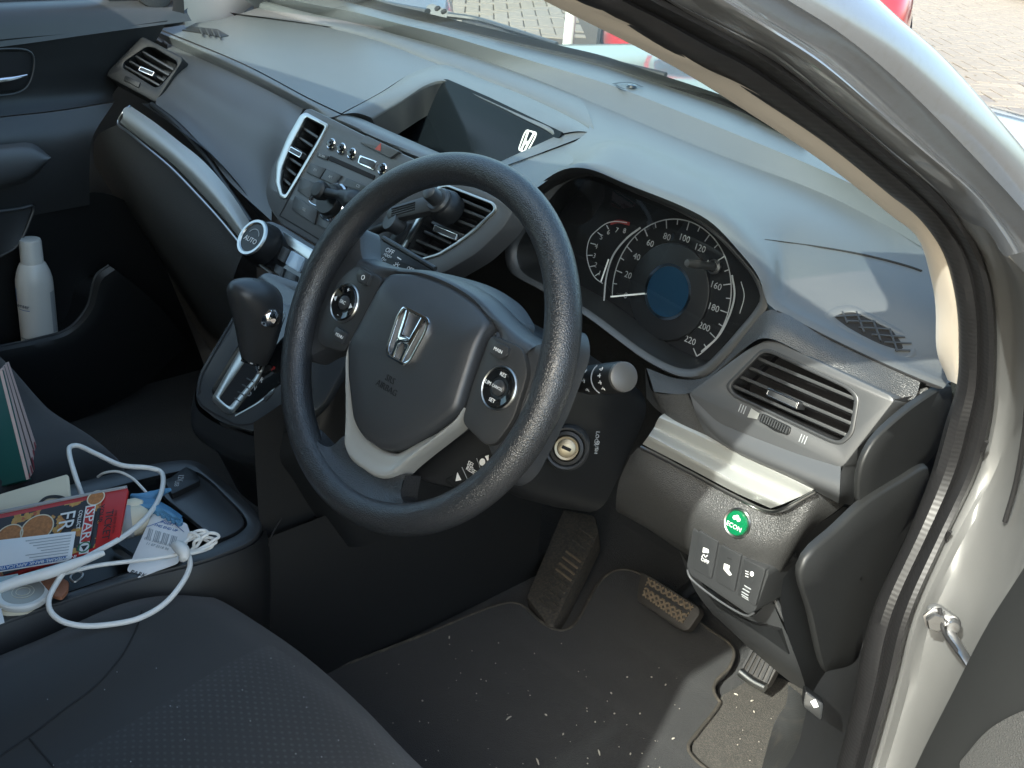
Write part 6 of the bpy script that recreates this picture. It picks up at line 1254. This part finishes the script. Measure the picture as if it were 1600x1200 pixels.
# ================================================================== WIPERS
def wiper(label, pts, blade, z):
    w_ = thing('windscreen_wiper', Z(*pts[0], z), label, 'wiper', 'windscreen wipers')
    ob('arm', tube([Z(u, v, z+.012) for u, v in pts], [.010, .007, .006, .005], 8, sq=.6), M['plastic'], w_)
    ob('blade', tube([Z(u, v, z+.004) for u, v in blade], .0055, 8), M['rubber'], w_); return w_
w1 = wiper('driver side wiper arm lying along the foot of the windscreen', [(700, 24), (745, 30), (800, 46), (870, 68)], [(724, 34), (800, 52), (900, 84), (1040, 118)], 1.098)
blk = Plane(Z(690, 20, 1.105), (0, -.6, .8)); ob('pivot', plate(rnd(blk.pxs([(666, 8), (675, 4), (692, 12), (708, 18), (707, 30), (692, 30), (672, 22), (663, 16)]), .006, 3), blk.n, .025, .003, back=True), mat('grey_wiper_pivot', (.14, .14, .135), .5), w1)
ob('bolt', lathe([(.006, 0), (.006, .003), (.002, .004)], blk.px(684, 14), blk.n, 14), M['void'], w1); ob('bolt', lathe([(.006, 0), (.006, .003), (.002, .004)], blk.px(694, 19), blk.n, 14), M['void'], w1)
wiper('passenger side wiper arm beside the pivot block', [(668, 18), (620, 8), (580, -2), (540, -12)], [(664, 24), (600, 10), (540, -6), (500, -14)], 1.098)

# ================================================================== CARS AND POST IN THE YARD
M['redp'] = mat('red_car_paint', (.45, .022, .028), .3, coat=1.0); M['greyp'] = mat('grey_car_paint', (.30, .30, .31), .3, metal=.4, coat=1.0)
M['wglass'] = mat('dark_car_glass', (.01, .012, .013), .05, coat=.5); M['lamp'] = mat('lamp_lens', (.6, .6, .6), .1, coat=1)
def hatch(name, label, o, head, paint, L=3.8, W=1.66):
    o = np.asarray(o, float); f = np.array([math.cos(head), math.sin(head), 0]); s = np.array([-f[1], f[0], 0])
    t = thing(name, o, label, 'car')
    def p(a, b, z): return o+f*a+s*b*W/2+np.array([0, 0, z])
    secs = [(0, .70, .36, .62, .70), (.06, .86, .24, .66, .80), (.35, .97, .20, .72, .90), (.9, 1.0, .20, .74, .97), (1.6, 1.0, .20, .74, 1.0), (2.6, 1.0, .20, .76, 1.02), (3.2, .99, .20, .78, 1.04), (3.6, .94, .22, .76, 1.0), (3.77, .84, .28, .70, .94), (3.8, .70, .36, .62, .84)]
    rows = []
    for a, hw, zb, zm, zt in secs:
        a *= L/3.8
        half = [(0, zb), (.80*hw, zb), (.97*hw, zb+.08), (hw, (zb+zm)/2), (hw*.985, zm), (.93*hw, (zm+zt)/2+.03), (.82*hw, zt-.01), (0, zt)]
        rows.append(cr([p(a, b, z) for b, z in half]+[p(a, -b, z) for b, z in reversed(half[1:-1])], 48, True))
    g = grid([list(r) for r in zip(*[cr(list(c_), 50) for c_ in zip(*rows)])], True); n_r = 50
    g[1].append(tuple(range(48))); g[1].append(tuple(range((n_r-1)*48, n_r*48)))
    ob('body', g, paint, t, ang=50)
    cab = [(.95, .80, .98), (1.55, .70, 1.34), (1.9, .66, 1.45), (2.9, .66, 1.46), (3.35, .68, 1.36), (3.70, .76, 1.0)]
    top = [cr([p(a*L/3.8, -hw*1.06, .95), p(a*L/3.8, -hw, z-.05 if z > 1.1 else z), p(a*L/3.8, -hw*.8, z), p(a*L/3.8, 0, z+.02), p(a*L/3.8, hw*.8, z), p(a*L/3.8, hw, z-.05 if z > 1.1 else z), p(a*L/3.8, hw*1.06, .95)], 24) for a, hw, z in cab]
    ob('cabin', grid([list(r) for r in zip(*[cr(list(c_), 30) for c_ in zip(*top)])]), M['wglass'], t)
    ob('roof', thick(patch([[p(a*L/3.8, b, z) for b in (-.62, -.3, 0, .3, .62)] for a, z in ((1.75, 1.44), (2.3, 1.49), (2.9, 1.49), (3.3, 1.42))], 12, 10), (0, 0, -.03)), paint, t)
    for sg in (-1, 1):
        for a in (1.62, 2.5, 3.3): ob('window_pillar', bar(p(a*L/3.8, sg*.86, .96), p((a-.12)*L/3.8 if a < 3 else (a-.2)*L/3.8, sg*.70, 1.44), .05, .03, s), paint, t)
        ob('headlamp', lathe([(.09, 0), (.08, .02), (.01, .03)], p(.16*L/3.8, sg*.72, .66), -f+s*sg*.5, 20), M['lamp'], t)
        ob('tail_lamp', box(p(3.74*L/3.8, sg*.80, .85), .05, .12, .22, np.stack([f, s, np.array([0, 0, 1.0])], 1), .01), M['red'], t)
        for a in (.72, 3.08):
            c = p(a*L/3.8, sg*.90, .30)
            w_ = ob('tyre', lathe([(.19, -.09), (.27, -.095), (.295, -.08), (.30, 0), (.295, .08), (.27, .095), (.19, .09)], c, s, 36, False, False), M['rubber'], t)
            ob('rim', lathe([(.19, .05), (.17, .03), (.06, .055), (.01, .06)], c+s*sg*.02, s*sg, 24), M['steel'], w_)
            ob('wheel_arch', lathe([(.345, .0), (.34, .02), (.30, .005)], p(a*L/3.8, sg*1.0, .30)-s*sg*.012, s*sg, 36), M['void'], t)
    return t
_r = ray(1178, 30); _p = CAM+_r*6.0; RC = (_p[0], _p[1], 0); RD = _r[:2]/np.linalg.norm(_r[:2])
hatch('parked_car', 'red hatchback parked on the paving beyond the bonnet', RC, math.atan2(RD[1], RD[0]), M['redp'])
hatch('parked_car', 'dark car at the back of the yard with only its tyre showing', (-3.2, 12.6, 0), math.atan2(.45, -.89), M['greyp'], 4.3, 1.75)
hatch('parked_car', 'grey car standing on the far side past the passenger window', (-3.6, 2.6, 0), math.atan2(-1, 0.02), M['greyp'], 4.3, 1.75)
pp = Z(890, 44, .25); po_ = ob('white_post', merge(lathe([(.035, 0), (.035, .55), (.02, .58), (.001, .585)], (pp[0], pp[1], 0), (0, 0, 1), 16), lathe([(.07, 0), (.07, .012), (.04, .02)], (pp[0], pp[1], 0), (0, 0, 1), 16)), M['can'], None); tag(po_, 'thin white metal post on the paving behind the bonnet', 'post')
